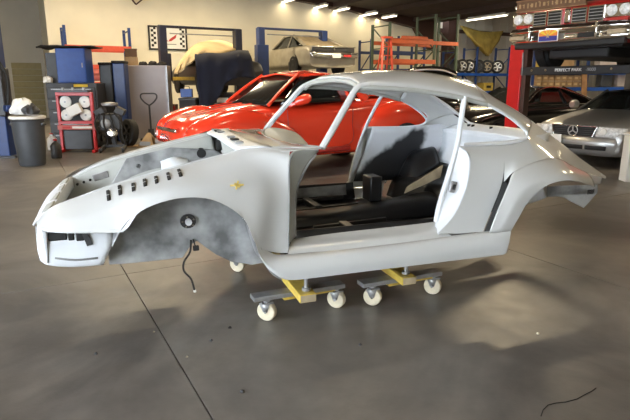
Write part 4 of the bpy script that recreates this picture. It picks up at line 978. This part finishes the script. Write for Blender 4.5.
# poster
d = .05; s0, ztp = onw(148.5, 26, d); s1, zbt = onw(187, 50, d); wd, ht = s1 - s0, ztp - zbt
po = thing('poster', 'framed racing poster with checkered edges on the cream wall', 'poster', R((s0 + s1) / 2, .01, (ztp + zbt) / 2), ROTB)
MB().box((0, -.015, 0), (wd, .02, ht)).build('sheet', 'white_paper', po)
for x, z, a, b in ((0, ht / 2, wd + .06, .06), (0, -ht / 2, wd + .06, .06), (-wd / 2, 0, .06, ht), (wd / 2, 0, .06, ht)): MB().box((x, -.03, z), (a, .05, b)).build('frame', 'black_print', po)
cs = ht / 9
for sg in (-1, 1):
    for r_ in range(8):
        for c_ in range(2):
            if (r_ + c_) % 2 == 0: MB().box((sg * (wd / 2 - .12 - c_ * cs), -.028, -ht / 2 + .12 + (r_ + .2) * cs * .98), (cs, .004, cs)).build('check', 'black_print', po)
for sg in (-1, 1):
    MB().prism([(0, -.12), (.07 * sg, -.02), (.34 * sg, .16), (.30 * sg, .02), (.12 * sg, -.10)], -.032, -.026).build('wing_emblem', 'red_print', po, smooth=0)
MB().box((.06, -.028, -.22), (.5, .004, .03)).build('caption_line', 'grey_print', po)
# ------------------------------------------------------------------ left foreground clutter
p = ground(33, 165); t = thing('rubbish_bin', 'grey round rubbish bin overflowing with white waste', 'bin', p)
MB().lathe([(.20, 0), (.215, .03), (.245, .40), (.265, .78), (.285, .80), (.285, .84), (.262, .84), (.24, .5), (.20, .06)], (0, 0, 0), n=28).build('body', 'grey_plastic', t)
for sg in (-1, 1): MB().bar((.27 * sg, -.06, .72), (.27 * sg, .06, .72), .05, .05).build('handle', 'grey_plastic', t, bevel=.012)
MB().lathe([(.27, .80), (.295, .82), (.295, .855), (.25, .87)], (0, 0, 0), n=28, caps=False).build('bin_liner', 'white_plastic', t, solid=.006)
lump('waste_bag', V((p.x - .04, p.y, .97)), .20, 'white_plastic', 'crumpled white bag on top of the rubbish bin', 'bag', 5, sq=(1.0, .9, .9))
lump('scrap_part', V((p.x + .12, p.y - .1, .95)), .12, 'dark_steel', 'small dark scrap on top of the rubbish bin', 'scrap', 8)
# red parts cabinet with four round pads
p = ground(80, 152); t = thing('red_machine', 'red steel machine with four round white pads on a black panel', 'machine', p, .06)
for sg in (-1, 1):
    MB().box((.34 * sg, 0, .60), (.06, .07, 1.20)).build('side_post', 'red_post', t, bevel=.008)
    MB().box((.34 * sg, .10, .03), (.07, .55, .06)).build('foot', 'red_post', t, bevel=.01)
for z, h in ((1.20, .07), (.62, .06)): MB().box((0, 0, z), (.74, .08, h)).build('cross_rail', 'red_post', t, bevel=.008)
MB().box((0, .04, .91), (.62, .04, .54)).build('back_panel', 'black_print', t)
for x, z in ((-.19, 1.04), (.20, 1.04), (-.19, .77), (.20, .77)):
    pd = MB().lathe([(.118, 0), (.118, .03), (.10, .045), (.03, .05)], (x, .02, z), (0, -1, 0), 24).build('round_pad', 'white_plastic', t)
    MB().cyl((x, -.03, z), (x, -.042, z), .02, n=12).build('pad_bolt', 'grey_steel', pd)
MB().box((.02, -.10, .88), (.27, .12, .20), M=Matrix.Rotation(-.45, 3, 'Y')).build('mounted_box', 'white_paper', t, bevel=.01)
MB().box((0, -.05, .52), (.76, .03, .09)).build('name_strip', 'pink_cloth', t)
MB().box((-.20, -.068, .52), (.16, .006, .04)).build('strip_print', 'red_print', t)
MB().box((.12, -.068, .52), (.40, .006, .045)).build('strip_print', 'white_paper', t)
MB().box((0, .12, .26), (.58, .30, .42)).build('lower_tank', 'dark_steel', t, bevel=.02)
MB().box((0, -.02, 1.255), (.66, .30, .04)).build('top_tray', 'dark_steel', t)
for x in (-.22, -.02, .2): MB().cyl((x, 0, 1.27), (x, 0, 1.33), .03, n=12).build('tray_bottle', 'grey_steel', t)
# dark tool cabinet and blue cabinet on it
p = ground(71, 146); hz = 1.40 + (84 - 83) * p.y / 548
t = thing('tool_cabinet', 'dark steel tool cabinet behind the red machine', 'cabinet', (p.x, p.y + .5, 0), .06)
MB().box((0, .1, hz / 2), (1.15, .6, hz)).build('body', 'dark_steel', t, bevel=.012)
for k in range(5):
    dr = MB().box((0, -.21, .14 + k * .265), (1.08, .03, .245)).build('drawer', 'dark_steel', t, bevel=.008)
    MB().box((0, -.235, .22 + k * .265), (.9, .02, .025)).build('drawer_pull', 'grey_steel', dr)
MB().box((.22, -.21, hz - .06), (.32, .012, .06)).build('yellow_label', 'yellow_print', t)
bx = p.x; by = p.y + .6
t = thing('blue_cabinet', 'bright blue locker standing on the dark tool cabinet', 'cabinet', (bx, by, hz), .06)
MB().box((.02, 0, .39), (.66, .5, .78)).build('body', 'blue_bright', t, bevel=.012)
MB().box((.02, -.26, .39), (.62, .02, .74)).build('door', 'blue_bright', t, bevel=.008)
MB().box((.28, -.275, .40), (.02, .02, .10)).build('door_pull', 'grey_steel', t)
t = tag(MB().box((bx - .46, by + .05, hz + .34), (.26, .45, .68), .06).build('grey_locker', 'grey_plastic', bevel=.012), 'narrow grey box beside the blue locker on the tool cabinet', 'box')
g = []
for i in range(7):
    g.append([V((bx - .68 + j * .125, by - .36 + i * .12, hz + .83 + .006 * math.sin(j * 2.1 + i) + (-.03 if j == 0 else 0) + .010 * math.sin(i * 1.1 + j * .6))) for j in range(11)])
tag(MB().grid(g).build('black_sheet', 'black_cloth', smooth=80, solid=.03), 'black cloth laid over the blue locker', 'cloth')
lump('white_rag', V((bx - .50, by - .30, hz + .05)), .10, 'white_plastic', 'white rag in front of the narrow grey box', 'rag', 9)
# paint cans and jugs on the floor by the bin
for i, (px, py, m, lab) in enumerate(((53, 150, 'white_plastic', 'white jug on the floor between rubbish bin and red machine'), (57, 158, 'dark_steel', 'dark can on the floor in front of the tool cabinet'))):
    q = ground(px, py); tt = thing('fluid_jug', lab, 'jug', q)
    MB().lathe([(.09, 0), (.10, .02), (.10, .24), (.05, .30), (.03, .31), (.03, .34)], (0, 0, 0)).build('body', m, tt); MB().cyl((0, 0, .34), (0, 0, .365), .034).build('cap', 'red_post', tt)
# stack behind the jugs: grey and blue bins
for px, dep, r, h, m, lab in ((108.5, 13.6, .155, 1.86, 'grey_plastic', 'tall grey bin with black lid beside the blue bin'), (121.5, 13.6, .155, 1.90, 'blue_steel', 'tall dark blue bin beside the grey crate')):
    q = at(px, 84, dep); tt = thing('tall_bin', lab, 'bin', (q.x, q.y, 0), .1)
    MB().box((0, 0, h / 2), (r * 1.9, .4, h)).build('body', m, tt, bevel=.03); MB().box((0, 0, h + .02), (r * 2.05, .44, .06)).build('lid', 'black_cloth', tt, bevel=.02)
# large crate + plank + things on top
q = ground(150, 138); ch = 1.40 + (84 - 66) * q.y / 548
t = thing('crate', 'tall pale grey crate with the pallet jack in front', 'crate', (q.x - .02, q.y + .4, 0), .12)
MB().box((0, 0, ch / 2), (1.02, .8, ch)).build('panel_box', 'crate_grey', t, bevel=.01)
for x in (-.50, .50): MB().box((x, -.405, ch / 2), (.05, .02, ch)).build('corner_strip', 'grey_steel', t)
tag(MB().box((q.x - .66, q.y + .25, .88), (.20, .05, 1.76), .5).build('plank', 'wood', bevel=.006), 'brown wooden board leaning by the grey crate', 'board')
t = thing('cardboard_box', 'small brown cardboard box on the grey crate', 'box', (q.x - .42, q.y + .25, ch), .2)
MB().box((0, 0, .11), (.30, .28, .22)).build('carton', 'cardboard', t, bevel=.006); MB().box((0, 0, .222), (.05, .285, .006)).build('tape', 'bare_tan', t)
t = thing('carton', 'dark brown carton stacked on the small cardboard box', 'box', (q.x - .42, q.y + .25, ch + .226), .3)
MB().box((0, 0, .09), (.30, .26, .18)).build('carton_body', 'cardboard_dark', t, bevel=.006); MB().box((0, 0, .183), (.32, .28, .03)).build('lid', 'cardboard_dark', t, bevel=.006)
for i, (dx, r_) in enumerate(((-.10, .085), (.14, .095), (.38, .085))):
    lump('oily_rag', V((q.x + dx, q.y + .2, ch + r_ * .36)), r_, 'black_cloth', 'crumpled dark rag in the row on the grey crate', 'rag', 20 + i, sq=(1.3, .9, .8), group='dark rags on the crate')
# pallet jack
q = ground(152, 143); t = thing('pallet_jack', 'black pallet jack with looped handle before the grey crate', 'pallet jack', q, .1)
MB().cyl((0, 0, .2), (0, -.02, .92), .022, n=10).build('shaft', 'dark_steel', t)
MB().tube(crv([(0, -.02, .90), (-.10, -.02, .97), (-.185, -.02, 1.08), (-.16, -.02, 1.17), (0, -.02, 1.18), (.16, -.02, 1.17), (.185, -.02, 1.08), (.10, -.02, .97), (0, -.02, .90)], 4), .018, 8).build('handle_loop', 'dark_steel', t)
MB().cyl((0, 0, .12), (0, 0, .34), .07, n=14).build('pump', 'dark_steel', t)
for sg in (-1, 1):
    MB().box((.19 * sg, .33, .085), (.15, .72, .06)).build('fork', 'dark_steel', t, bevel=.01)
    MB().cyl((.05 * sg, -.03, .09), (.10 * sg, -.03, .09), .09, n=18).build('steer_wheel', 'rubber', t)
# engine on a stand
q = ground(113.5, 151); t = thing('engine_on_stand', 'greasy engine with bright round cover on a floor stand', 'engine', q, .25)
MB().box((0, .02, .62), (.42, .45, .34)).build('block', 'dark_steel', t, bevel=.03)
for sg in (-1, 1): MB().box((.20 * sg, .02, .84), (.20, .42, .14), M=Matrix.Rotation(.5 * sg, 3, 'Y')).build('cylinder_head', 'dark_steel', t, bevel=.02)
MB().lathe([(.15, 0), (.17, .02), (.17, .06), (.03, .08)], (0, .02, .95)).build('air_cleaner', 'grey_steel', t)
MB().lathe([(.11, 0), (.115, .05), (.09, .09), (.04, .10)], (.04, -.24, .42), (0, -1, .2), 22).build('round_cover', 'chrome', t)
MB().lathe([(.08, 0), (.10, .01), (.10, .03), (.08, .04)], (-.08, -.24, .60), (0, -1, 0), 20).build('pulley', 'grey_steel', t)
for sg in (-1, 1):
    MB().bar((.22 * sg, -.32, .06), (.22 * sg, .40, .06), .06, .06).build('stand_leg', 'dark_steel', t)
    for y in (-.32, .40): MB().cyl((.22 * sg - .02, y, .035), (.22 * sg + .02, y, .035), .035, n=12).build('stand_caster', 'rubber', t)
MB().bar((-.22, .30, .08), (.22, .30, .08), .06, .06).build('stand_cross', 'dark_steel', t)
MB().bar((0, .32, .08), (0, .32, .75), .08, .08).build('stand_post', 'dark_steel', t)
for k in range(4): MB().tube(crv([(-.20 + .1 * k, -.2, .80), (-.28 + .17 * k, -.33, .62), (-.22 + .15 * k, -.30, .34), (-.26 + .18 * k, -.26, .16)], 4), .018, 6).build('hose', 'rubber', t)
# second heap: transmission, tyre leaning
q = ground(102, 148); t = thing('loose_tyre', 'worn tyre leaning between red machine and engine stand', 'tyre', (q.x, q.y, .0), 0)
wheel(t, (0, 0, .31), (.8, -.5, .15), .31, .18, 'dark_steel')
q = ground(127, 147); t = thing('loose_tyre', 'worn tyre leaning between engine stand and grey crate', 'tyre', (q.x, q.y + .2, .0), 0)
wheel(t, (0, 0, .31), (-.6, -.7, .15), .31, .18, 'dark_steel')
# cardboard on the floor
q = ground(149, 147.5); t = thing('folded_cardboard', 'tan cardboard piece folded like a tent on the floor', 'cardboard', q, -.2)
MB().add([(-.24, -.12, 0), (.22, -.16, 0), (.06, .0, .33), (-.02, .02, .33)], [(0, 1, 2, 3)]).build('front_flap', 'cardboard', t, solid=.008)
MB().add([(-.20, .22, 0), (.24, .18, 0), (.06, .0, .33), (-.02, .02, .33)], [(3, 2, 1, 0)]).build('rear_flap', 'cardboard', t, solid=.008)
MB().box((-.02, -.125, .10), (.26, .006, .09), M=Matrix.Rotation(-.42, 3, 'X')).build('printed_patch', 'grey_print', t)
q = ground(134, 146); tag(MB().box((q.x, q.y, .006), (.62, .42, .012), .4).build('cardboard_sheet', 'cardboard'), 'flat tan cardboard sheet lying on the floor', 'cardboard')
# between crate and pickup
q = ground(172, 135); t = thing('side_cabinet', 'narrow red-brown cabinet between grey crate and black chests', 'cabinet', (q.x, q.y + .3, 0), .1)
MB().box((0, 0, .42), (.22, .4, .84)).build('body', 'cardboard_dark', t, bevel=.01); MB().box((0, -.205, .42), (.18, .02, .76)).build('door', 'red_dark', t, bevel=.006)
q = ground(166.5, 139); t = thing('spray_can', 'pink spray can standing on a block beside the grey crate', 'can', (q.x, q.y, .30))
MB().lathe([(.045, 0), (.05, .01), (.05, .22), (.03, .25)], (0, 0, 0)).build('can_body', 'pink_cloth', t); MB().cyl((0, 0, .25), (0, 0, .30), .022).build('cap', 'tan_cloth', t)
tag(MB().box((q.x, q.y, .15), (.22, .2, .30)).build('wood_block', 'wood', bevel=.008), 'wooden block under the pink spray can', 'block')
for px0, px1, pyt, dep, lab in ((178, 194.5, 98, 14.3, 'lower black tool chest beside the narrow red-brown cabinet'), (197.5, 231, 92.5, 14.6, 'wide black tool chest with white label behind the red pickup')):
    a, b = at(px0, pyt, dep), at(px1, pyt, dep); h = a.z
    t = thing('tool_chest', lab, 'tool chest', ((a.x + b.x) / 2, dep + .3, 0), .05); wd = b.x - a.x
    MB().box((0, 0, h / 2), (wd, .55, h)).build('body', 'black_print', t, bevel=.015)
    MB().box((0, 0, h - .03), (wd + .03, .58, .05)).build('lid', 'dark_steel', t, bevel=.01)
    for k in range(3):
        dr = MB().box((0, -.285, h * (.2 + .24 * k)), (wd * .92, .02, h * .2)).build('drawer', 'black_print', t, bevel=.006)
        MB().box((0, -.30, h * (.27 + .24 * k)), (wd * .6, .015, .02)).build('drawer_pull', 'grey_steel', dr)
    if wd > .7: MB().box((wd * .22, -.302, h * .83), (.30, .006, .13)).build('label_sheet', 'white_paper', t)
a = at(184, 92, 14.3); hb_ = at(185, 98, 14.3).z + .012
t = thing('blue_box', 'small bright blue box on the lower black tool chest', 'box', (a.x, 14.6, hb_), .1)
MB().box((0, 0, .11), (.30, .25, .22)).build('case', 'blue_bright', t, bevel=.012); MB().tube(crv([(-.08, 0, .22), (-.06, 0, .28), (.06, 0, .28), (.08, 0, .22)], 4), .01, 6).build('carry_handle', 'dark_steel', t)
# red engine hoist
q = at(215, 84, 16.6); t = thing('engine_hoist', 'red engine hoist with raised boom below the navy blanket', 'hoist', (q.x, q.y, 0), .2)
for sg in (-1, 1): MB().bar((-.1, .35 * sg, .08), (.6, .42 * sg, .08), .08, .08).build('leg', 'red_post', t)
MB().bar((-.1, -.36, .08), (-.1, .36, .08), .08, .08).build('base_bar', 'red_post', t)
MB().bar((-.1, 0, .08), (-.1, 0, 1.42), .10, .10).build('mast', 'red_post', t)
MB().bar((-.25, 0, 1.50), (.62, 0, 1.40), .10, .10).build('boom', 'red_post', t, bevel=.01)
MB().cyl((-.05, 0, .6), (.25, 0, 1.36), .035, n=12).build('ram', 'dark_steel', t)
MB().tube([(.58, 0, 1.36), (.58, 0, 1.15)], .012, 6).build('chain', 'grey_steel', t)
# ------------------------------------------------------------------ right-hand racks
d = 5.0
rkA, ssA = rack('tall_rack', 'tall pallet rack with green uprights and orange beams', (389, 434, 456), d, 1.1, (onw(389, 22, d)[1], onw(434, 14, d)[1], onw(456, 14, d)[1]), 'green_steel',
                [(0, 1, onw(410, 42, d)[1], .14), (1, 2, onw(410, 42, d)[1], .14), (0, 1, onw(410, 61.5, d)[1], .16)], 'orange_beam')
zA = onw(410, 41.5, d)[1]
for i, (px0, px1, dz, dy) in enumerate(((404, 430, .135, .15), (410, 440, .135, .40), (400, 428, .135, .65), (407, 432, .207, .3))):
    sa, sb = onw(px0, 41, d)[0], onw(px1, 39, d)[0]
    tag(MB().box(R((sa + sb) / 2, d - dy, zA - .015 + dz), (sb - sa, .10, .07), ROTB).build('loose_beam', 'orange_beam', bevel=.006), 'spare orange beam in the bundle laid on the tall rack', 'beam', 'spare orange beams on the tall rack')
d = 1.8
rack('blue_rack', 'blue shelving rack behind the orange beams', (371, 398, 424), d, .9, (onw(371, 39, d)[1], onw(398, 36, d)[1], onw(424, 37, d)[1]), 'blue_steel',
     [(0, 1, onw(385, 52, d)[1], .12), (1, 2, onw(385, 52, d)[1], .12), (0, 1, onw(385, 70, d)[1], .12), (1, 2, onw(385, 70, d)[1], .12)], 'blue_steel')
# red step ladder
d = 5.6; s0, z0 = onw(387, 38, d)
t = thing('step_ladder', 'red step ladder standing beside the tall rack', 'ladder', R(s0, d), ROTB)
for sg in (-1, 1):
    MB().bar((.35 * sg * 1.0 - .2, -.45, 0), (.16 * sg, 0, z0), .07, .04).build('front_rail', 'red_beam', t)
    MB().bar((.30 * sg, .6, 0), (.14 * sg, .05, z0 - .05), .05, .04).build('rear_rail', 'red_beam', t)
for k in range(9):
    f = (k + 1) / 10.0; w_ = .70 * (1 - f) + .32 * f
    MB().box((-.2 * (1 - f), -.45 * (1 - f), z0 * f), (w_, .09, .03)).build('step', 'red_beam', t)
MB().box((0, 0, z0 + .02), (.36, .22, .06)).build('top_cap', 'red_beam', t)
# tyre shelf
d = 1.8
zs = onw(480, 74.5, d)[1]
rkT, ssT = rack('tyre_rack', 'blue rack with a row of tyres on its upper shelf', (456, 477, 509), d, .9, (onw(456, 50, d)[1], onw(477, 47, d)[1], onw(509, 47, d)[1]), 'blue_steel',
                [(0, 1, zs, .13), (1, 2, zs, .13), (0, 1, 1.0, .12), (1, 2, 1.0, .12)], 'blue_bright')
for z in (zs, 1.0): MB().box(((ssT[2] - ssT[0]) / 2, .45, z + .05), (ssT[2] - ssT[0], .85, .03)).build('shelf_deck', 'dark_steel', rkT)
for i, (px, rim, lab) in enumerate(((458, 'dark_steel', 'black-rimmed tyre at the column end of the tyre shelf'), (466.5, 'aluminium', 'tyre with silver rim beside the black-rimmed one on the shelf'), (473.5, 'aluminium', 'tyre with silver rim beside the rack upright on the shelf'),
                                    (482.5, 'dark_steel', 'dark tyre in the middle of the tyre shelf'), (491.5, 'bare_tan', 'tyre with dull tan rim on the tyre shelf'), (502, 'aluminium', 'tyre with bright spoked rim next to the red lift post'))):
    s_, _z = onw(px, 68, d - .05); o = thing('spare_wheel', lab, 'wheel', R(s_, d - .35, zs + .066 + .33), ROTB, 'tyres on the blue shelf')
    wheel(o, (0, 0, 0), (-.95, -1, 0), .33, .20, rim)
for i, (px0, px1, h, m, lab) in enumerate(((458, 472, .55, 'pink_cloth', 'pale pink carton on the lower shelf of the tyre rack'), (487, 496, .40, 'yellow_steel', 'yellow case on the lower shelf of the tyre rack'))):
    sa, sb = onw(px0, 80, d)[0], onw(px1, 80, d)[0]; t = thing('shelf_carton', lab, 'box', R((sa + sb) / 2, d - .4, 1.066), ROTB)
    MB().box((0, 0, h / 2), (sb - sa, .5, h)).build('carton_body', m if i else 'crate_grey', t, bevel=.01); MB().box((0, -.255, h * .5), ((sb - sa) * .5, .01, h * .3)).build('carton_label', 'white_paper' if i == 0 else 'black_print', t)
# mustard cloth hung on the ribbed wall
d = .9
cloth('hung_tarpaulin', [[(460, 26, d), (466, 27, d), (478, 31, d), (490, 32, d), (503, 31, d)],
                         [(465, 33, d + .1), (471, 36, d + .2), (481, 40, d + .2), (490, 41, d + .2), (500, 38, d + .1)],
                         [(474, 43, d + .1), (479, 46, d + .25), (484, 48, d + .3), (490, 48, d + .25), (496, 45, d + .1)],
                         [(484, 53, d + .1), (486, 55, d + .2), (487.5, 56, d + .2), (489, 55, d + .2), (491, 52, d + .1)]], 'mustard_cloth', 'mustard tarpaulin hanging in a point on the ribbed wall', .06)
# right rear shelving behind the parked cars
fpt = at(532, 84, 17.0)
t = thing('storage_rack', 'blue storage rack with cartons behind the parked black coupe', 'rack', (fpt.x, fpt.y, 0), math.radians(-4))
W_ = 3.6; zl = at(560, 89, 17).z; zu = at(560, 73.5, 17).z + .02
for x in (0, 1.62, W_):
    for y in (0, .8): MB().box((x, y, 1.5), (.08, .08, 3.0)).build('upright', 'blue_steel', t)
for z in (.3, zl, zu, 2.5):
    for y in (-.02, .82): MB().box((W_ / 2, y, z), (W_, .05, .11)).build('beam', 'blue_bright', t)
    MB().box((W_ / 2, .4, z + .045), (W_, .8, .02)).build('shelf_deck', 'dark_steel', t)
c, s_ = math.cos(math.radians(-4)), math.sin(math.radians(-4))
def on_rack(x, y, z): return V((fpt.x + x * c - y * s_, fpt.y + x * s_ + y * c, z))
k = 0
for x in (.22, .42, .60, .80, .98, 1.16, 1.34, 1.50):
    for lev in (0, 1):
        o = thing('parts_carton', 'small tan parts carton in the %s row on the blue storage rack' % ('lower' if lev == 0 else 'upper'), 'box', on_rack(x, .18 + .02 * (k % 3), zl + .06 + lev * .185), math.radians(-4 + 3 * (k % 3 - 1)), 'parts cartons on the storage rack')
        MB().box((0, 0, .088), (.165, .25, .176)).build('carton_body', 'cardboard', o, bevel=.006); MB().box((0, -.128, .09), (.09, .006, .05)).build('carton_label', 'tan_cloth', o); k += 1
for x, w_, h, m, lab in ((.35, .5, .30, 'yellow_steel', 'yellow crate on the second shelf of the blue storage rack'), (1.0, .5, .34, 'cardboard', 'brown carton on the second shelf of the blue storage rack'), (2.3, .6, .4, 'crate_grey', 'grey carton beside the timber on the blue storage rack')):
    o = thing('stored_box', lab, 'box', on_rack(x, .3, zu + .06), math.radians(-4)); MB().box((0, 0, h / 2), (w_, .4, h)).build('box_body', m, o, bevel=.012); MB().box((0, 0, h + .01), (w_ + .02, .42, .03)).build('lid', m, o, bevel=.006)
for x, w_, h, m, lab in ((2.25, .34, .42, 'grey_plastic', 'grey tub on the lower shelf of the blue storage rack'), (2.75, .36, .40, 'crate_grey', 'pale grey tub on the lower shelf of the blue storage rack'), (3.2, .3, .3, 'white_plastic', 'white tub on the lower shelf of the blue storage rack')):
    o = thing('storage_tub', lab, 'tub', on_rack(x, .25, zl + .06), math.radians(-4)); MB().box((0, 0, h / 2), (w_, .4, h)).build('tub_body', m, o, bevel=.03); MB().box((0, 0, h), (w_ + .03, .43, .03)).build('rim', m, o, bevel=.01)
q = at(588, 84, 16.6); tag(MB().bar((q.x + .02, q.y, 0), (q.x - .05, q.y + .2, 1.72), .16, .05, upv=(0, 1, 0)).build('timber_post', 'wood', bevel=.005), 'tan timber board standing against the blue storage rack', 'board')
# white post at the right edge
q = ground(628, 182); t = thing('white_pedestal', 'white painted pedestal beside the silver roadster', 'pedestal', (q.x + .12, q.y + .1, 0), -.1)
MB().box((0, 0, .33), (.30, .22, .68)).build('column', 'white_plastic', t, bevel=.012); MB().box((0, 0, .69), (.32, .24, .02)).build('cap', 'white_plastic', t, bevel=.005)
# small debris on the slab
for i, (px, py, sz, m) in enumerate(((230, 328, .010, 'dark_steel'), (187, 357, .006, 'caster_cream'), (242, 392, .010, 'dark_steel'), (538, 334, .009, 'caster_cream'), (96, 354, .009, 'dark_steel'), (154, 332, .006, 'caster_cream'), (211, 341, .009, 'dark_steel'), (360, 345, .009, 'dark_steel'))):
    q = ground(px, py); o = lump('debris_chip', V((q.x, q.y, sz * .2)), sz, m, 'tiny %s chip lying loose on the concrete floor' % ('pale' if m == 'caster_cream' else 'dark'), 'debris', 40 + i, n=5, group='loose chips on the floor')
